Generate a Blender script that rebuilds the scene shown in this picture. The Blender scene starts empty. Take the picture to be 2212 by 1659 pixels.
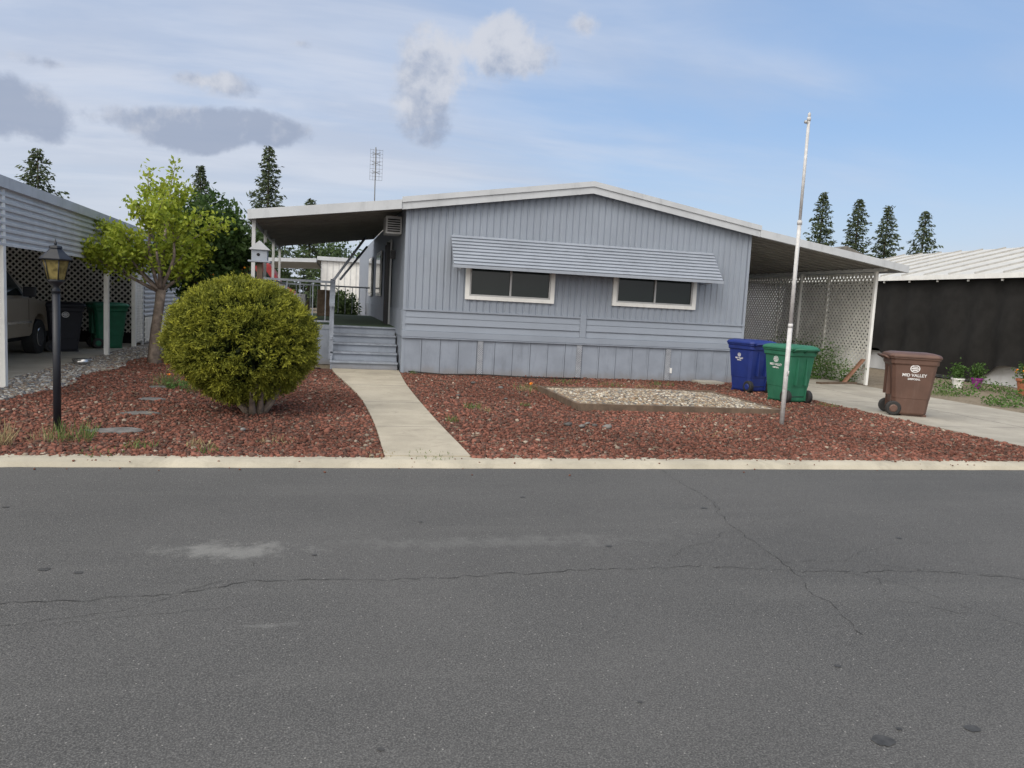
import bpy, math, random
import numpy as np
from mathutils import Vector, Matrix, Euler
random.seed(7); rng=np.random.default_rng(7)
S=bpy.context.scene
S.view_settings.view_transform='Standard'; S.view_settings.look='None'; S.view_settings.exposure=0
COL=S.collection

# ------------------------------------------------------------ materials
def _new(name):
    m=bpy.data.materials.new(name); m.use_nodes=True
    nt=m.node_tree; b=nt.nodes['Principled BSDF']; return m,nt,b
def N(nt,t,**k):
    n=nt.nodes.new(t)
    for a,v in k.items(): setattr(n,a,v)
    return n
def math_(nt,op,a,b=None,c=None,clamp=False):
    n=nt.nodes.new('ShaderNodeMath'); n.operation=op; n.use_clamp=clamp
    for i,v in enumerate((a,b,c)):
        if v is None: continue
        if isinstance(v,(int,float)): n.inputs[i].default_value=v
        else: nt.links.new(v,n.inputs[i])
    return n.outputs[0]
def mixc(nt,f,a,b,mode='MIX'):
    n=nt.nodes.new('ShaderNodeMix'); n.data_type='RGBA'; n.blend_type=mode
    for s,v in ((0,f),(6,a),(7,b)):
        if isinstance(v,(int,float)): n.inputs[s].default_value=v
        elif isinstance(v,tuple): n.inputs[s].default_value=(*v[:3],1)
        else: nt.links.new(v,n.inputs[s])
    return n.outputs[2]
def noise(nt,vec,scale,detail=4,rough=.55,dist=0):
    n=N(nt,'ShaderNodeTexNoise'); n.inputs['Scale'].default_value=scale; n.inputs['Detail'].default_value=detail
    n.inputs['Roughness'].default_value=rough; n.inputs['Distortion'].default_value=dist
    nt.links.new(vec,n.inputs['Vector']); return n.outputs[0]
def ramp(nt,f,a,b):
    n=N(nt,'ShaderNodeMapRange'); n.interpolation_type='SMOOTHSTEP'
    n.inputs[1].default_value=a; n.inputs[2].default_value=b; nt.links.new(f,n.inputs[0]); return n.outputs[0]
def mat(name,col,rough=.6,var=.12,scale=6,dirt=0,bump=0,bscale=60,metal=0,dirtcol=None,spec=.4,zdirt=None,bdist=.01):
    m,nt,b=_new(name); tc=N(nt,'ShaderNodeTexCoord').outputs['Object']
    f=noise(nt,tc,scale,3,.6)
    lo=tuple(c*(1-var) for c in col); hi=tuple(min(1,c*(1+var)) for c in col)
    c=mixc(nt,ramp(nt,f,.3,.7),lo,hi)
    if dirt:
        mp=N(nt,'ShaderNodeMapping'); mp.inputs['Scale'].default_value=(1,1,.22); nt.links.new(tc,mp.inputs[0])
        d=ramp(nt,noise(nt,mp.outputs[0],scale*2.3,5,.7),.50,.75)
        c=mixc(nt,math_(nt,'MULTIPLY',d,dirt),c,dirtcol or tuple(x*.5 for x in col))
    if zdirt:
        sz=N(nt,'ShaderNodeSeparateXYZ'); nt.links.new(tc,sz.inputs[0])
        zz=math_(nt,'ADD',sz.outputs[2],math_(nt,'MULTIPLY',noise(nt,tc,5,3),.25))
        c=mixc(nt,math_(nt,'MULTIPLY',math_(nt,'SUBTRACT',1,ramp(nt,zz,zdirt[0],zdirt[1])),.6),c,zdirt[2])
    nt.links.new(c,b.inputs['Base Color'])
    b.inputs['Roughness'].default_value=rough; b.inputs['Metallic'].default_value=metal
    b.inputs['Specular IOR Level'].default_value=spec
    if bump:
        bn=N(nt,'ShaderNodeBump'); bn.inputs['Strength'].default_value=bump; bn.inputs['Distance'].default_value=bdist
        nt.links.new(noise(nt,tc,bscale,3),bn.inputs['Height']); nt.links.new(bn.outputs[0],b.inputs['Normal'])
    return m
def attrmat(name,rough=.8,transl=0,spec=.25):
    m,nt,b=_new(name); a=N(nt,'ShaderNodeVertexColor'); a.layer_name='Col'
    c=a.outputs[0]
    nt.links.new(c,b.inputs['Base Color']); b.inputs['Roughness'].default_value=rough; b.inputs['Specular IOR Level'].default_value=spec
    if transl:
        t=N(nt,'ShaderNodeBsdfTranslucent'); nt.links.new(c,t.inputs[0])
        mx=N(nt,'ShaderNodeMixShader'); mx.inputs[0].default_value=transl
        nt.links.new(b.outputs[0],mx.inputs[1]); nt.links.new(t.outputs[0],mx.inputs[2])
        nt.links.new(mx.outputs[0],nt.nodes['Material Output'].inputs[0])
    return m

M={}
M['wall']=mat('blue_gray_siding',(.250,.282,.335),.6,.04,1.2,.35,dirtcol=(.22,.243,.283),spec=.25,bump=.35,bscale=2.2,bdist=.03)
M['skirt']=mat('skirting_paint',(.245,.275,.328),.65,.08,2,.4,zdirt=(.1,.34,(.20,.18,.165)),spec=.25,bump=.3,bscale=3,bdist=.03)
M['trim']=mat('roof_trim_paint',(.45,.47,.495),.55,.06,2,.35)
M['awn']=mat('awning_paint',(.28,.31,.36),.5,.05,2,.25)
M['white']=mat('white_paint',(.74,.74,.72),.55,.06,3,.35,dirtcol=(.5,.48,.44))
M['white_dull']=mat('weathered_white_metal',(.53,.54,.55),.55,.08,2,.35,dirtcol=(.40,.39,.37))
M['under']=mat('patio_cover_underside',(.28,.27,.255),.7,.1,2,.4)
M['frame']=mat('aluminium_window_frame',(.40,.40,.40),.45,.05,4,metal=.3)
M['antenna']=mat('antenna_metal',(.12,.12,.12),.6)
M['lattice']=mat('lattice_white',(.66,.65,.61),.6,.1,4,.4,dirtcol=(.4,.38,.33))
M['dark']=mat('dark_interior',(.015,.015,.016),.8)
M['step']=mat('gray_step_paint',(.235,.262,.31),.65,.15,5,.45)
M['turf']=mat('green_turf',(.05,.080,.045),.9)
M['black']=mat('black_metal',(.014,.016,.022),.45,.1,8)
M['rubber']=mat('tyre_rubber',(.02,.02,.02),.7)
M['alu']=mat('aluminium_pole',(.50,.50,.505),.5,.12,14,.4)
M['bark']=mat('bark',(.17,.135,.11),.9,.35,9,.5,.8,40)
M['barkd']=mat('bark_dark',(.07,.055,.045),.9,.3,6,.3,.6,30)
M['wood']=mat('weathered_wood',(.12,.085,.06),.8,.25,6,.4,.3)
M['redwood_plank']=mat('red_brown_plank',(.18,.09,.055),.7,.2,6)
M['bowl']=mat('steel_bowl',(.5,.5,.5),.25,metal=.9)
M['orange']=mat('orange_flower',(.85,.25,.02),.6)
M['amber']=mat('amber_glass',(.15,.12,.045),.25,.45,18)
M['binblue']=mat('blue_bin_plastic',(.012,.028,.165),.5,.12,3,.25,dirtcol=(.04,.06,.2))
M['bingreen']=mat('green_bin_plastic',(.022,.13,.075),.5,.12,3,.3,dirtcol=(.07,.2,.13))
M['binbrown']=mat('brown_bin_plastic',(.10,.055,.041),.5,.12,3,.3,dirtcol=(.15,.105,.085))
M['binblack']=mat('black_bin_plastic',(.014,.015,.022),.5)
M['bindkgreen']=mat('dark_green_bin_plastic',(.012,.11,.06),.5)
M['ink']=mat('white_print',(.7,.7,.7),.6)
M['cloth']=mat('black_shade_cloth',(.020,.0195,.019),.95,.15,3,.25,dirtcol=(.03,.028,.026),spec=.15)
M['paintbeige']=mat('truck_paint_tan',(.27,.225,.17),.35,.05,2,metal=.15)
M['red']=mat('red_paint',(.25,.02,.02),.4)
M['chrome']=mat('chrome',(.5,.5,.5),.2,metal=.9)
M['shingle']=mat('gray_shingle_roof',(.15,.14,.125),.9,.25,8,.4,.5)
M['roofw']=mat('white_metal_roof',(.50,.495,.47),.55,.06,2,.5,dirtcol=(.36,.35,.32))
M['seam']=mat('roof_seam',(.36,.355,.34),.6,.1,4)
M['terra']=mat('terracotta',(.40,.15,.08),.8)
M['teal']=mat('teal_pot',(.10,.28,.26),.5)
M['purple']=mat('purple_pot',(.22,.03,.20),.5)
M['stone']=mat('gray_stone',(.15,.145,.14),.9,.3,9,.4,.6)
M['hose']=mat('black_hose',(.02,.02,.02),.5)
M['weave']=mat('lattice_vent',(.34,.36,.40),.6)
M['leaf']=attrmat('foliage',.55,.35,.3)
M['juniper']=attrmat('juniper_foliage',.6,.25,.2)
M['needle']=attrmat('conifer_needles',.8,.1,.1)
M['rock']=attrmat('lava_rock',.95,0,.08)
M['peb']=attrmat('pebbles',.8,0,.2)
M['leafg']=mat('stem_green',(.08,.14,.03),.6)
M['ventdark']=mat('vent_holes',(.11,.12,.14),.9)
M['crackm']=mat('crack_dark',(.034,.034,.033),.95)
M['spot']=mat('oil_spot',(.046,.046,.046),.7,.3,30)

def glassmat():
    m,nt,b=_new('window_glass'); b.inputs['Base Color'].default_value=(.012,.018,.017,1)
    b.inputs['Roughness'].default_value=.08; b.inputs['Specular IOR Level'].default_value=.35
    tc=N(nt,'ShaderNodeTexCoord').outputs['Object']
    bn=N(nt,'ShaderNodeBump'); bn.inputs['Strength'].default_value=.06; bn.inputs['Distance'].default_value=.05
    nt.links.new(noise(nt,tc,1.3,2),bn.inputs['Height']); nt.links.new(bn.outputs[0],b.inputs['Normal']); return m
M['glass']=glassmat()
def concrete(name,col):
    m,nt,b=_new(name); tc=N(nt,'ShaderNodeTexCoord').outputs['Object']
    c=mixc(nt,ramp(nt,noise(nt,tc,1.1,5,.65),.3,.7),tuple(x*.82 for x in col),tuple(x*1.1 for x in col))
    c=mixc(nt,math_(nt,'MULTIPLY',ramp(nt,noise(nt,tc,3,5,.7,.5),.52,.72),.5),c,tuple(x*.6 for x in col))
    f=noise(nt,tc,110,2)
    c=mixc(nt,math_(nt,'MULTIPLY',ramp(nt,f,.5,.7),.25),c,tuple(x*.5 for x in col))
    nt.links.new(c,b.inputs['Base Color']); b.inputs['Roughness'].default_value=.85; b.inputs['Specular IOR Level'].default_value=.2
    bn=N(nt,'ShaderNodeBump'); bn.inputs['Strength'].default_value=.35; bn.inputs['Distance'].default_value=.006
    nt.links.new(f,bn.inputs['Height']); nt.links.new(bn.outputs[0],b.inputs['Normal']); return m
M['conc']=concrete('driveway_concrete',(.36,.335,.285))
M['walk']=concrete('walkway_concrete',(.41,.37,.295))
M['curb']=concrete('curb_concrete',(.42,.385,.31))
def asphalt():
    m,nt,b=_new('asphalt'); tc=N(nt,'ShaderNodeTexCoord').outputs['Object']
    big=noise(nt,tc,.35,4,.6)
    mp=N(nt,'ShaderNodeMapping'); mp.inputs['Scale'].default_value=(.15,1.2,1); nt.links.new(tc,mp.inputs[0])
    streak=noise(nt,mp.outputs[0],1.2,5,.6)
    c=mixc(nt,ramp(nt,big,.3,.7),(.068,.068,.068),(.090,.089,.088))
    c=mixc(nt,math_(nt,'MULTIPLY',ramp(nt,streak,.48,.75),.4),c,(.118,.117,.114))
    mid=noise(nt,tc,14,4,.7)
    c=mixc(nt,math_(nt,'MULTIPLY',ramp(nt,mid,.5,.75),.22),c,(.045,.045,.045))
    fine=noise(nt,tc,130,2,.75)
    c=mixc(nt,math_(nt,'MULTIPLY',ramp(nt,fine,.47,.66),.7),c,(.175,.173,.167))
    c=mixc(nt,math_(nt,'MULTIPLY',ramp(nt,fine,.45,.30),.7),c,(.028,.028,.028))
    v=N(nt,'ShaderNodeTexVoronoi'); v.inputs['Scale'].default_value=30; nt.links.new(tc,v.inputs['Vector'])
    sp=math_(nt,'LESS_THAN',v.outputs[0],.11)
    rn=N(nt,'ShaderNodeSeparateColor'); nt.links.new(v.outputs[1],rn.inputs[0])
    sp=math_(nt,'MULTIPLY',sp,math_(nt,'GREATER_THAN',rn.outputs[0],.6))
    c=mixc(nt,math_(nt,'MULTIPLY',sp,.65),c,(.36,.35,.33))
    sx=N(nt,'ShaderNodeSeparateXYZ'); nt.links.new(tc,sx.inputs[0])
    pn=noise(nt,tc,7,6,.72)
    def ell(cx,cy,rx,ry,lo,hi):
        dx=math_(nt,'DIVIDE',math_(nt,'SUBTRACT',sx.outputs[0],cx),rx); dy=math_(nt,'DIVIDE',math_(nt,'SUBTRACT',sx.outputs[1],cy),ry)
        d=math_(nt,'SQRT',math_(nt,'ADD',math_(nt,'MULTIPLY',dx,dx),math_(nt,'MULTIPLY',dy,dy)))
        e=math_(nt,'ADD',math_(nt,'MULTIPLY',math_(nt,'SUBTRACT',1,d),.45),pn)
        return ramp(nt,e,lo,hi)
    c=mixc(nt,math_(nt,'MULTIPLY',ell(-.66,5.02,.66,.30,.60,.92),.55),c,(.24,.24,.23))
    c=mixc(nt,math_(nt,'MULTIPLY',ell(1.2,5.1,3.0,.30,.68,1.0),.35),c,(.18,.18,.175))
    c=mixc(nt,math_(nt,'MULTIPLY',ell(-.3,3.85,.4,.06,.66,.9),.35),c,(.2,.2,.195))
    nt.links.new(c,b.inputs['Base Color']); b.inputs['Roughness'].default_value=.85; b.inputs['Specular IOR Level'].default_value=.2
    bn=N(nt,'ShaderNodeBump'); bn.inputs['Strength'].default_value=.7; bn.inputs['Distance'].default_value=.006
    nt.links.new(fine,bn.inputs['Height']); nt.links.new(bn.outputs[0],b.inputs['Normal']); return m
M['asphalt']=asphalt()
def soil(name,a,b2,sc=40):
    m,nt,b=_new(name); tc=N(nt,'ShaderNodeTexCoord').outputs['Object']
    f=noise(nt,tc,sc,4,.7)
    c=mixc(nt,ramp(nt,f,.35,.65),a,b2)
    c=mixc(nt,math_(nt,'MULTIPLY',ramp(nt,noise(nt,tc,1.4,4,.7),.5,.7),.5),c,tuple(x*.6 for x in a))
    nt.links.new(c,b.inputs['Base Color']); b.inputs['Roughness'].default_value=.95; b.inputs['Specular IOR Level'].default_value=.15
    bn=N(nt,'ShaderNodeBump'); bn.inputs['Strength'].default_value=.8; bn.inputs['Distance'].default_value=.02
    nt.links.new(f,bn.inputs['Height']); nt.links.new(bn.outputs[0],b.inputs['Normal']); return m
M['redsoil']=soil('red_rock_bed',(.080,.047,.038),(.155,.088,.068))
M['graysoil']=soil('gravel_bed',(.11,.10,.09),(.21,.195,.17))
M['ground']=soil('dry_soil',(.17,.14,.10),(.25,.21,.16),12)

# ------------------------------------------------------------ mesh helpers
def root(name,loc=(0,0,0),rotz=0):
    e=bpy.data.objects.new(name,None); e.location=loc; e.rotation_euler=(0,0,rotz); e.empty_display_size=.3
    COL.objects.link(e); return e
def link(o,parent,local=False):
    COL.objects.link(o)
    if parent is not None:
        o.parent=parent
        if not local: o.matrix_parent_inverse=(Matrix.Translation(parent.location)@Matrix.Rotation(parent.rotation_euler[2],4,'Z')).inverted()
    return o
def mesh(name,v,f,m,parent=None,smooth=False,local=False,bevel=0):
    me=bpy.data.meshes.new(name); me.from_pydata([tuple(p) for p in v],[],f); me.materials.append(M[m] if isinstance(m,str) else m)
    import bmesh
    bm=bmesh.new(); bm.from_mesh(me); bmesh.ops.recalc_face_normals(bm,faces=bm.faces); bm.to_mesh(me); bm.free()
    if smooth:
        for p in me.polygons: p.use_smooth=True
    o=bpy.data.objects.new(name,me); link(o,parent,local)
    if bevel:
        b=o.modifiers.new('bevel','BEVEL'); b.width=bevel; b.segments=2; b.limit_method='ANGLE'
    return o
def box(name,x0,x1,y0,y1,z0,z1,m,parent=None,local=False,bevel=0):
    v=[(x,y,z) for z in (z0,z1) for y in (y0,y1) for x in (x0,x1)]
    f=[(0,1,3,2),(4,5,7,6),(0,1,5,4),(2,3,7,6),(0,2,6,4),(1,3,7,5)]
    return mesh(name,v,f,m,parent,local=local,bevel=bevel)
def boxes(name,lst,m,parent=None,local=False):
    V=[];F=[]
    for (x0,x1,y0,y1,z0,z1) in lst:
        n=len(V); V+=[(x,y,z) for z in (z0,z1) for y in (y0,y1) for x in (x0,x1)]
        F+=[tuple(i+n for i in q) for q in [(0,1,3,2),(4,5,7,6),(0,1,5,4),(2,3,7,6),(0,2,6,4),(1,3,7,5)]]
    return mesh(name,V,F,m,parent,local=local)
def hexa(name,p8,m,parent=None,local=False,bevel=0):
    return mesh(name,p8,[(0,1,2,3),(4,5,6,7),(0,1,5,4),(1,2,6,5),(2,3,7,6),(3,0,4,7)],m,parent,local=local,bevel=bevel)
def extr(name,poly,axis,a,b,m,parent=None,local=False,bevel=0):
    def P(p,t):
        return {'x':(t,p[0],p[1]),'y':(p[0],t,p[1]),'z':(p[0],p[1],t)}[axis]
    n=len(poly); v=[P(p,a) for p in poly]+[P(p,b) for p in poly]
    f=[tuple(range(n)),tuple(range(n,2*n))]+[(i,(i+1)%n,(i+1)%n+n,i+n) for i in range(n)]
    return mesh(name,v,f,m,parent,local=local,bevel=bevel)
def tube_geo(path,radii,n=8):
    V=[];F=[]; path=[Vector(p) for p in path]
    prev=None
    for i,p in enumerate(path):
        d=(path[min(i+1,len(path)-1)]-path[max(i-1,0)]).normalized()
        if prev is None:
            a=Vector((1,0,0)) if abs(d.x)<.8 else Vector((0,1,0)); u=d.cross(a).normalized()
        else: u=(prev-d*prev.dot(d)).normalized()
        prev=u; w=d.cross(u)
        for k in range(n):
            t=2*math.pi*k/n; V.append(p+(u*math.cos(t)+w*math.sin(t))*radii[i])
    for i in range(len(path)-1):
        for k in range(n):
            F.append((i*n+k,i*n+(k+1)%n,(i+1)*n+(k+1)%n,(i+1)*n+k))
    F.append(tuple(range(n))); F.append(tuple((len(path)-1)*n+k for k in range(n)))
    return V,F
def tube(name,path,radii,m,parent=None,n=10,local=False,smooth=True):
    if isinstance(radii,(int,float)): radii=[radii]*len(path)
    V,F=tube_geo(path,radii,n); return mesh(name,V,F,m,parent,smooth,local)
def multitube(name,lst,m,parent=None,n=6,local=False):
    V=[];F=[]
    for path,r in lst:
        if isinstance(r,(int,float)): r=[r]*len(path)
        v,f=tube_geo(path,r,n); k=len(V); V+=v; F+=[tuple(i+k for i in q) for q in f]
    return mesh(name,V,F,m,parent,True,local)
def arr(name,V,F,m,cols=None,parent=None,smooth=False):
    me=bpy.data.meshes.new(name); V=np.asarray(V,dtype=np.float32); F=np.asarray(F,dtype=np.int32); k=F.shape[1]
    me.vertices.add(len(V)); me.vertices.foreach_set('co',V.ravel())
    me.loops.add(F.size); me.loops.foreach_set('vertex_index',F.ravel())
    me.polygons.add(len(F)); me.polygons.foreach_set('loop_start',np.arange(0,F.size,k,dtype=np.int32))
    me.update(calc_edges=True)
    if cols is not None:
        ca=me.color_attributes.new('Col','FLOAT_COLOR','POINT')
        c=np.ones((len(V),4),dtype=np.float32); c[:,:3]=cols; ca.data.foreach_set('color',c.ravel())
    me.materials.append(M[m]); me.validate()
    if smooth: me.polygons.foreach_set('use_smooth',np.ones(len(F),dtype=bool))
    o=bpy.data.objects.new(name,me); link(o,parent); return o
def unit(v): return v/np.maximum(np.linalg.norm(v,axis=-1,keepdims=True),1e-9)
def leafset(C,D,L,W,colors):
    n=len(C); D=unit(D); R=unit(rng.normal(size=(n,3))); Sd=unit(np.cross(D,R))
    L=np.broadcast_to(L,(n,))[:,None]; W=np.broadcast_to(W,(n,))[:,None]
    a=C-D*L*.5; t=C+D*L*.5; l=C+Sd*W*.5; r=C-Sd*W*.5
    V=np.stack([a,l,t,r],1).reshape(-1,3); F=np.arange(n*4).reshape(n,4)
    return V,F,np.repeat(colors,4,axis=0)
PHI=(1+5**.5)/2
ICO=unit(np.array([(-1,PHI,0),(1,PHI,0),(-1,-PHI,0),(1,-PHI,0),(0,-1,PHI),(0,1,PHI),(0,-1,-PHI),(0,1,-PHI),(PHI,0,-1),(PHI,0,1),(-PHI,0,-1),(-PHI,0,1)],dtype=float))
ICF=np.array([(0,11,5),(0,5,1),(0,1,7),(0,7,10),(0,10,11),(1,5,9),(5,11,4),(11,10,2),(10,7,6),(7,1,8),(3,9,4),(3,4,2),(3,2,6),(3,6,8),(3,8,9),(4,9,5),(2,4,11),(6,2,10),(8,6,7),(9,8,1)])
def rocks(name,P,size,cols,m,parent=None,flat=.75,jit=.22,smooth=False):
    n=len(P); q=unit(rng.normal(size=(n,4))); w,x,y,z=q.T
    R=np.stack([1-2*(y*y+z*z),2*(x*y-z*w),2*(x*z+y*w),2*(x*y+z*w),1-2*(x*x+z*z),2*(y*z-x*w),2*(x*z-y*w),2*(y*z+x*w),1-2*(x*x+y*y)],1).reshape(n,3,3)
    B=ICO[None]*(1+rng.normal(size=(n,12,1))*jit)
    B=B*rng.uniform(.65,1.2,size=(n,1,3)); B=np.einsum('nij,nkj->nki',R,B)
    B[:,:,2]*=flat
    V=P[:,None,:]+B*size[:,None,None]
    F=(ICF[None]+12*np.arange(n)[:,None,None]).reshape(-1,3)
    return arr(name,V.reshape(-1,3),F,m,np.repeat(cols,12,axis=0),parent,smooth)

# ------------------------------------------------------------ camera
cam=bpy.data.cameras.new('camera'); co=bpy.data.objects.new('camera',cam); COL.objects.link(co); S.camera=co
cam.sensor_width=36; cam.lens=27.05; cam.clip_end=3000; cam.clip_start=.05
co.matrix_world=Matrix.Translation((0,0,1.6))@Euler((math.radians(84),0,math.radians(-13)),'XYZ').to_matrix().to_4x4()@Matrix.Rotation(math.radians(3),4,'Z')

# ------------------------------------------------------------ world sky + sun
AZ,EL=math.radians(222),math.radians(40)
sd=Vector((math.sin(AZ)*math.cos(EL),math.cos(AZ)*math.cos(EL),math.sin(EL)))
def build_world():
    w=bpy.data.worlds.new('World'); S.world=w; w.use_nodes=True; nt=w.node_tree; bg=nt.nodes['Background']
    sky=N(nt,'ShaderNodeTexSky'); sky.sky_type='NISHITA'; sky.sun_disc=False
    sky.sun_elevation=EL; sky.sun_rotation=AZ; sky.air_density=1.0; sky.dust_density=1.0; sky.ozone_density=1.5
    tc=N(nt,'ShaderNodeTexCoord').outputs['Generated']
    s=N(nt,'ShaderNodeSeparateXYZ'); nt.links.new(tc,s.inputs[0]); X,Y,Z=s.outputs
    base=mixc(nt,.55,sky.outputs[0],(2.7,4.4,7.9))
    base=mixc(nt,1.0,base,(1.28,1.25,1.18),'MULTIPLY')
    zz=math_(nt,'MAXIMUM',math_(nt,'ADD',Z,.14),.02)
    cb=N(nt,'ShaderNodeCombineXYZ'); nt.links.new(math_(nt,'DIVIDE',X,zz),cb.inputs[0]); nt.links.new(math_(nt,'DIVIDE',Y,zz),cb.inputs[1])
    mp=N(nt,'ShaderNodeMapping'); mp.inputs['Rotation'].default_value=(0,0,math.radians(-8)); mp.inputs['Scale'].default_value=(.34,.95,1); nt.links.new(cb.outputs[0],mp.inputs[0])
    st=noise(nt,mp.outputs[0],.9,7,.52,.5)
    mp2=N(nt,'ShaderNodeMapping'); mp2.inputs['Rotation'].default_value=(0,0,math.radians(12)); mp2.inputs['Scale'].default_value=(.6,1.6,1); nt.links.new(cb.outputs[0],mp2.inputs[0])
    st2=noise(nt,mp2.outputs[0],1.5,5,.6,.4)
    broad=noise(nt,cb.outputs[0],.45,3,.5,.5)
    cov=math_(nt,'ADD',math_(nt,'MULTIPLY',math_(nt,'SUBTRACT',st,.5),1.7),math_(nt,'MULTIPLY',math_(nt,'SUBTRACT',broad,.5),1.6))
    cov=math_(nt,'ADD',cov,math_(nt,'MULTIPLY',math_(nt,'SUBTRACT',st2,.5),.45))
    cov=math_(nt,'ADD',cov,.72)
    cov=math_(nt,'SUBTRACT',cov,math_(nt,'MULTIPLY',X,.50))
    veil=math_(nt,'MULTIPLY',ramp(nt,cov,.10,.98),.93)
    vcol=mixc(nt,ramp(nt,st2,.35,.65),(5.3,5.9,7.2),(6.4,6.9,8.0))
    c=mixc(nt,veil,base,vcol)
    # broken cumulus groups: a ragged mask built from two noise octave sets
    nn=noise(nt,tc,9,8,.60,.15); nn2=noise(nt,tc,20,5,.62)
    tot=None
    for (cx,cy,cz,rx,rz,a) in [(-.20,.97,.180,.13,.034,1.0),(-.09,.98,.190,.08,.024,.85),(-.34,.93,.172,.09,.045,1.0),(.105,.956,.255,.065,.075,.95),(.19,.937,.300,.075,.048,1.0),(.27,.92,.33,.04,.03,.7),(-.16,.96,.232,.10,.018,.6),(-.30,.93,.225,.05,.014,.55),(-.05,.97,.285,.05,.014,.5)]:
        dx=math_(nt,'DIVIDE',math_(nt,'SUBTRACT',X,cx),rx); dz=math_(nt,'DIVIDE',math_(nt,'SUBTRACT',Z,cz),rz)
        d=math_(nt,'SQRT',math_(nt,'ADD',math_(nt,'MULTIPLY',dx,dx),math_(nt,'MULTIPLY',dz,dz)))
        e=math_(nt,'MULTIPLY',math_(nt,'SUBTRACT',1,d,clamp=True),a)
        e=math_(nt,'MULTIPLY',e,math_(nt,'GREATER_THAN',Y,0))
        tot=e if tot is None else math_(nt,'MAXIMUM',tot,e)
    pf=math_(nt,'ADD',math_(nt,'MULTIPLY',tot,.50),nn)
    puff=math_(nt,'MULTIPLY',ramp(nt,pf,.62,.78),ramp(nt,tot,0,.10))
    pc=mixc(nt,ramp(nt,math_(nt,'ADD',nn2,math_(nt,'MULTIPLY',Z,2.2)),.86,1.22),(3.3,3.9,5.2),(6.6,6.8,7.4))
    hz=math_(nt,'SUBTRACT',1,ramp(nt,Z,-.02,.24))
    c=mixc(nt,math_(nt,'MULTIPLY',hz,.72),c,(6.3,6.9,7.7))
    c=mixc(nt,math_(nt,'MULTIPLY',puff,.82),c,pc)
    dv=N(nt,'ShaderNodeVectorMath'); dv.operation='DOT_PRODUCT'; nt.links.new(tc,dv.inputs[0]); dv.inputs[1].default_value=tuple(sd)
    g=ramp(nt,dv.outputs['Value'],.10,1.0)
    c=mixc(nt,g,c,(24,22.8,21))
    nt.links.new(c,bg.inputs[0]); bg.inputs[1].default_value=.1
    w.cycles.sampling_method='MANUAL'; w.cycles.sample_map_resolution=512
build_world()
sun=bpy.data.lights.new('sun','SUN'); sun.energy=1.15; sun.angle=math.radians(25); sun.color=(1,.96,.90)
so=bpy.data.objects.new('sun',sun); COL.objects.link(so)
so.rotation_euler=(sd).to_track_quat('Z','Y').to_euler()

# ------------------------------------------------------------ ground
def sheet(name,pts,z,m):
    return mesh(name,[(x,y,z) for x,y in pts],[tuple(range(len(pts)))],m)
sheet('ground',[(-600,-300),(600,-300),(600,900),(-600,900)],-.1,'ground')
sheet('road',[(-150,-4),(150,-4),(150,7.44),(-150,7.44)],-.06,'asphalt')
sheet('lot_soil',[(-150,7.6),(150,7.6),(150,90),(-150,90)],-.012,'ground')
cxs=np.concatenate([[-150,-60],np.arange(-14,18,.12),[60,150]])
V=[]
for i,xk in enumerate(cxs):
    j=lambda s: float(rng.normal()*s)
    V+=[(xk,7.66,-.1),(xk,7.66+j(.004),.010+j(.002)),(xk,7.53+j(.003),.006+j(.002)),(xk,7.46,-.018+j(.002)),(xk,7.425+j(.005),-.056),(xk,7.425,-.1)]
F=[(i*6+k,i*6+k+1,(i+1)*6+k+1,(i+1)*6+k) for i in range(len(cxs)-1) for k in range(5)]
mesh('curb',V,F,'curb')
boxes('curb_joint',[(x,x+.006,7.54,7.661,0,.0125) for x in (-3.1,.02,3.2,6.3,9.4)],'stone')
sheet('red_rock_ground',[(-4.1,7.66),(9.2,7.66),(9.2,16.45),(-.6,16.9),(-1.8,17.3),(-3,18.5),(-4.1,18.5)],.0,'redsoil')
sheet('gravel_strip',[(-4.95,7.66),(-4.1,7.66),(-4.1,19),(-2,19),(-2,40),(-5.2,40)],.004,'graysoil')
wy=[7.66,9.6,12.1,14,15.4,16.75]; wl=[.5,.5,.4,.2,.02,-.1]; wr=[1.38,1.31,1.27,1.26,1.29,1.34]
ys=np.linspace(7.66,16.75,26)
L_=np.interp(ys,wy,wl); R_=np.interp(ys,wy,wr)
ker=np.ones(5)/5; Lp=np.convolve(np.pad(L_,2,'edge'),ker,'valid'); Rp=np.convolve(np.pad(R_,2,'edge'),ker,'valid')
extr('walkway',[(a,b) for a,b in zip(Lp,ys)]+[(a,b) for a,b in zip(Rp[::-1],ys[::-1])],'z',-.05,.022,'walk')
boxes('walkway_joint',[(np.interp(y,ys,Lp)+.01,np.interp(y,ys,Rp)-.01,y,y+.007,.0,.0235) for y in (9.4,11.6,13.8,15.9)],'stone')
extr('driveway',[(9.2,7.664),(12.9,7.664),(12.75,16.5),(13.0,30),(9.0,30),(9.2,16.6)],'z',-.05,.018,'conc')
boxes('driveway_joint',[(9.25,12.7,y,y+.01,.0,.0195) for y in (10.2,13.2,16.2)]+[(10.95,10.96,7.7,16.2,.0,.0195)],'stone')
extr('neighbor_driveway',[(-11,7.664),(-5.0,7.664),(-5.0,20),(-5.2,22),(-11,22)],'z',-.05,.018,'conc')
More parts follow.
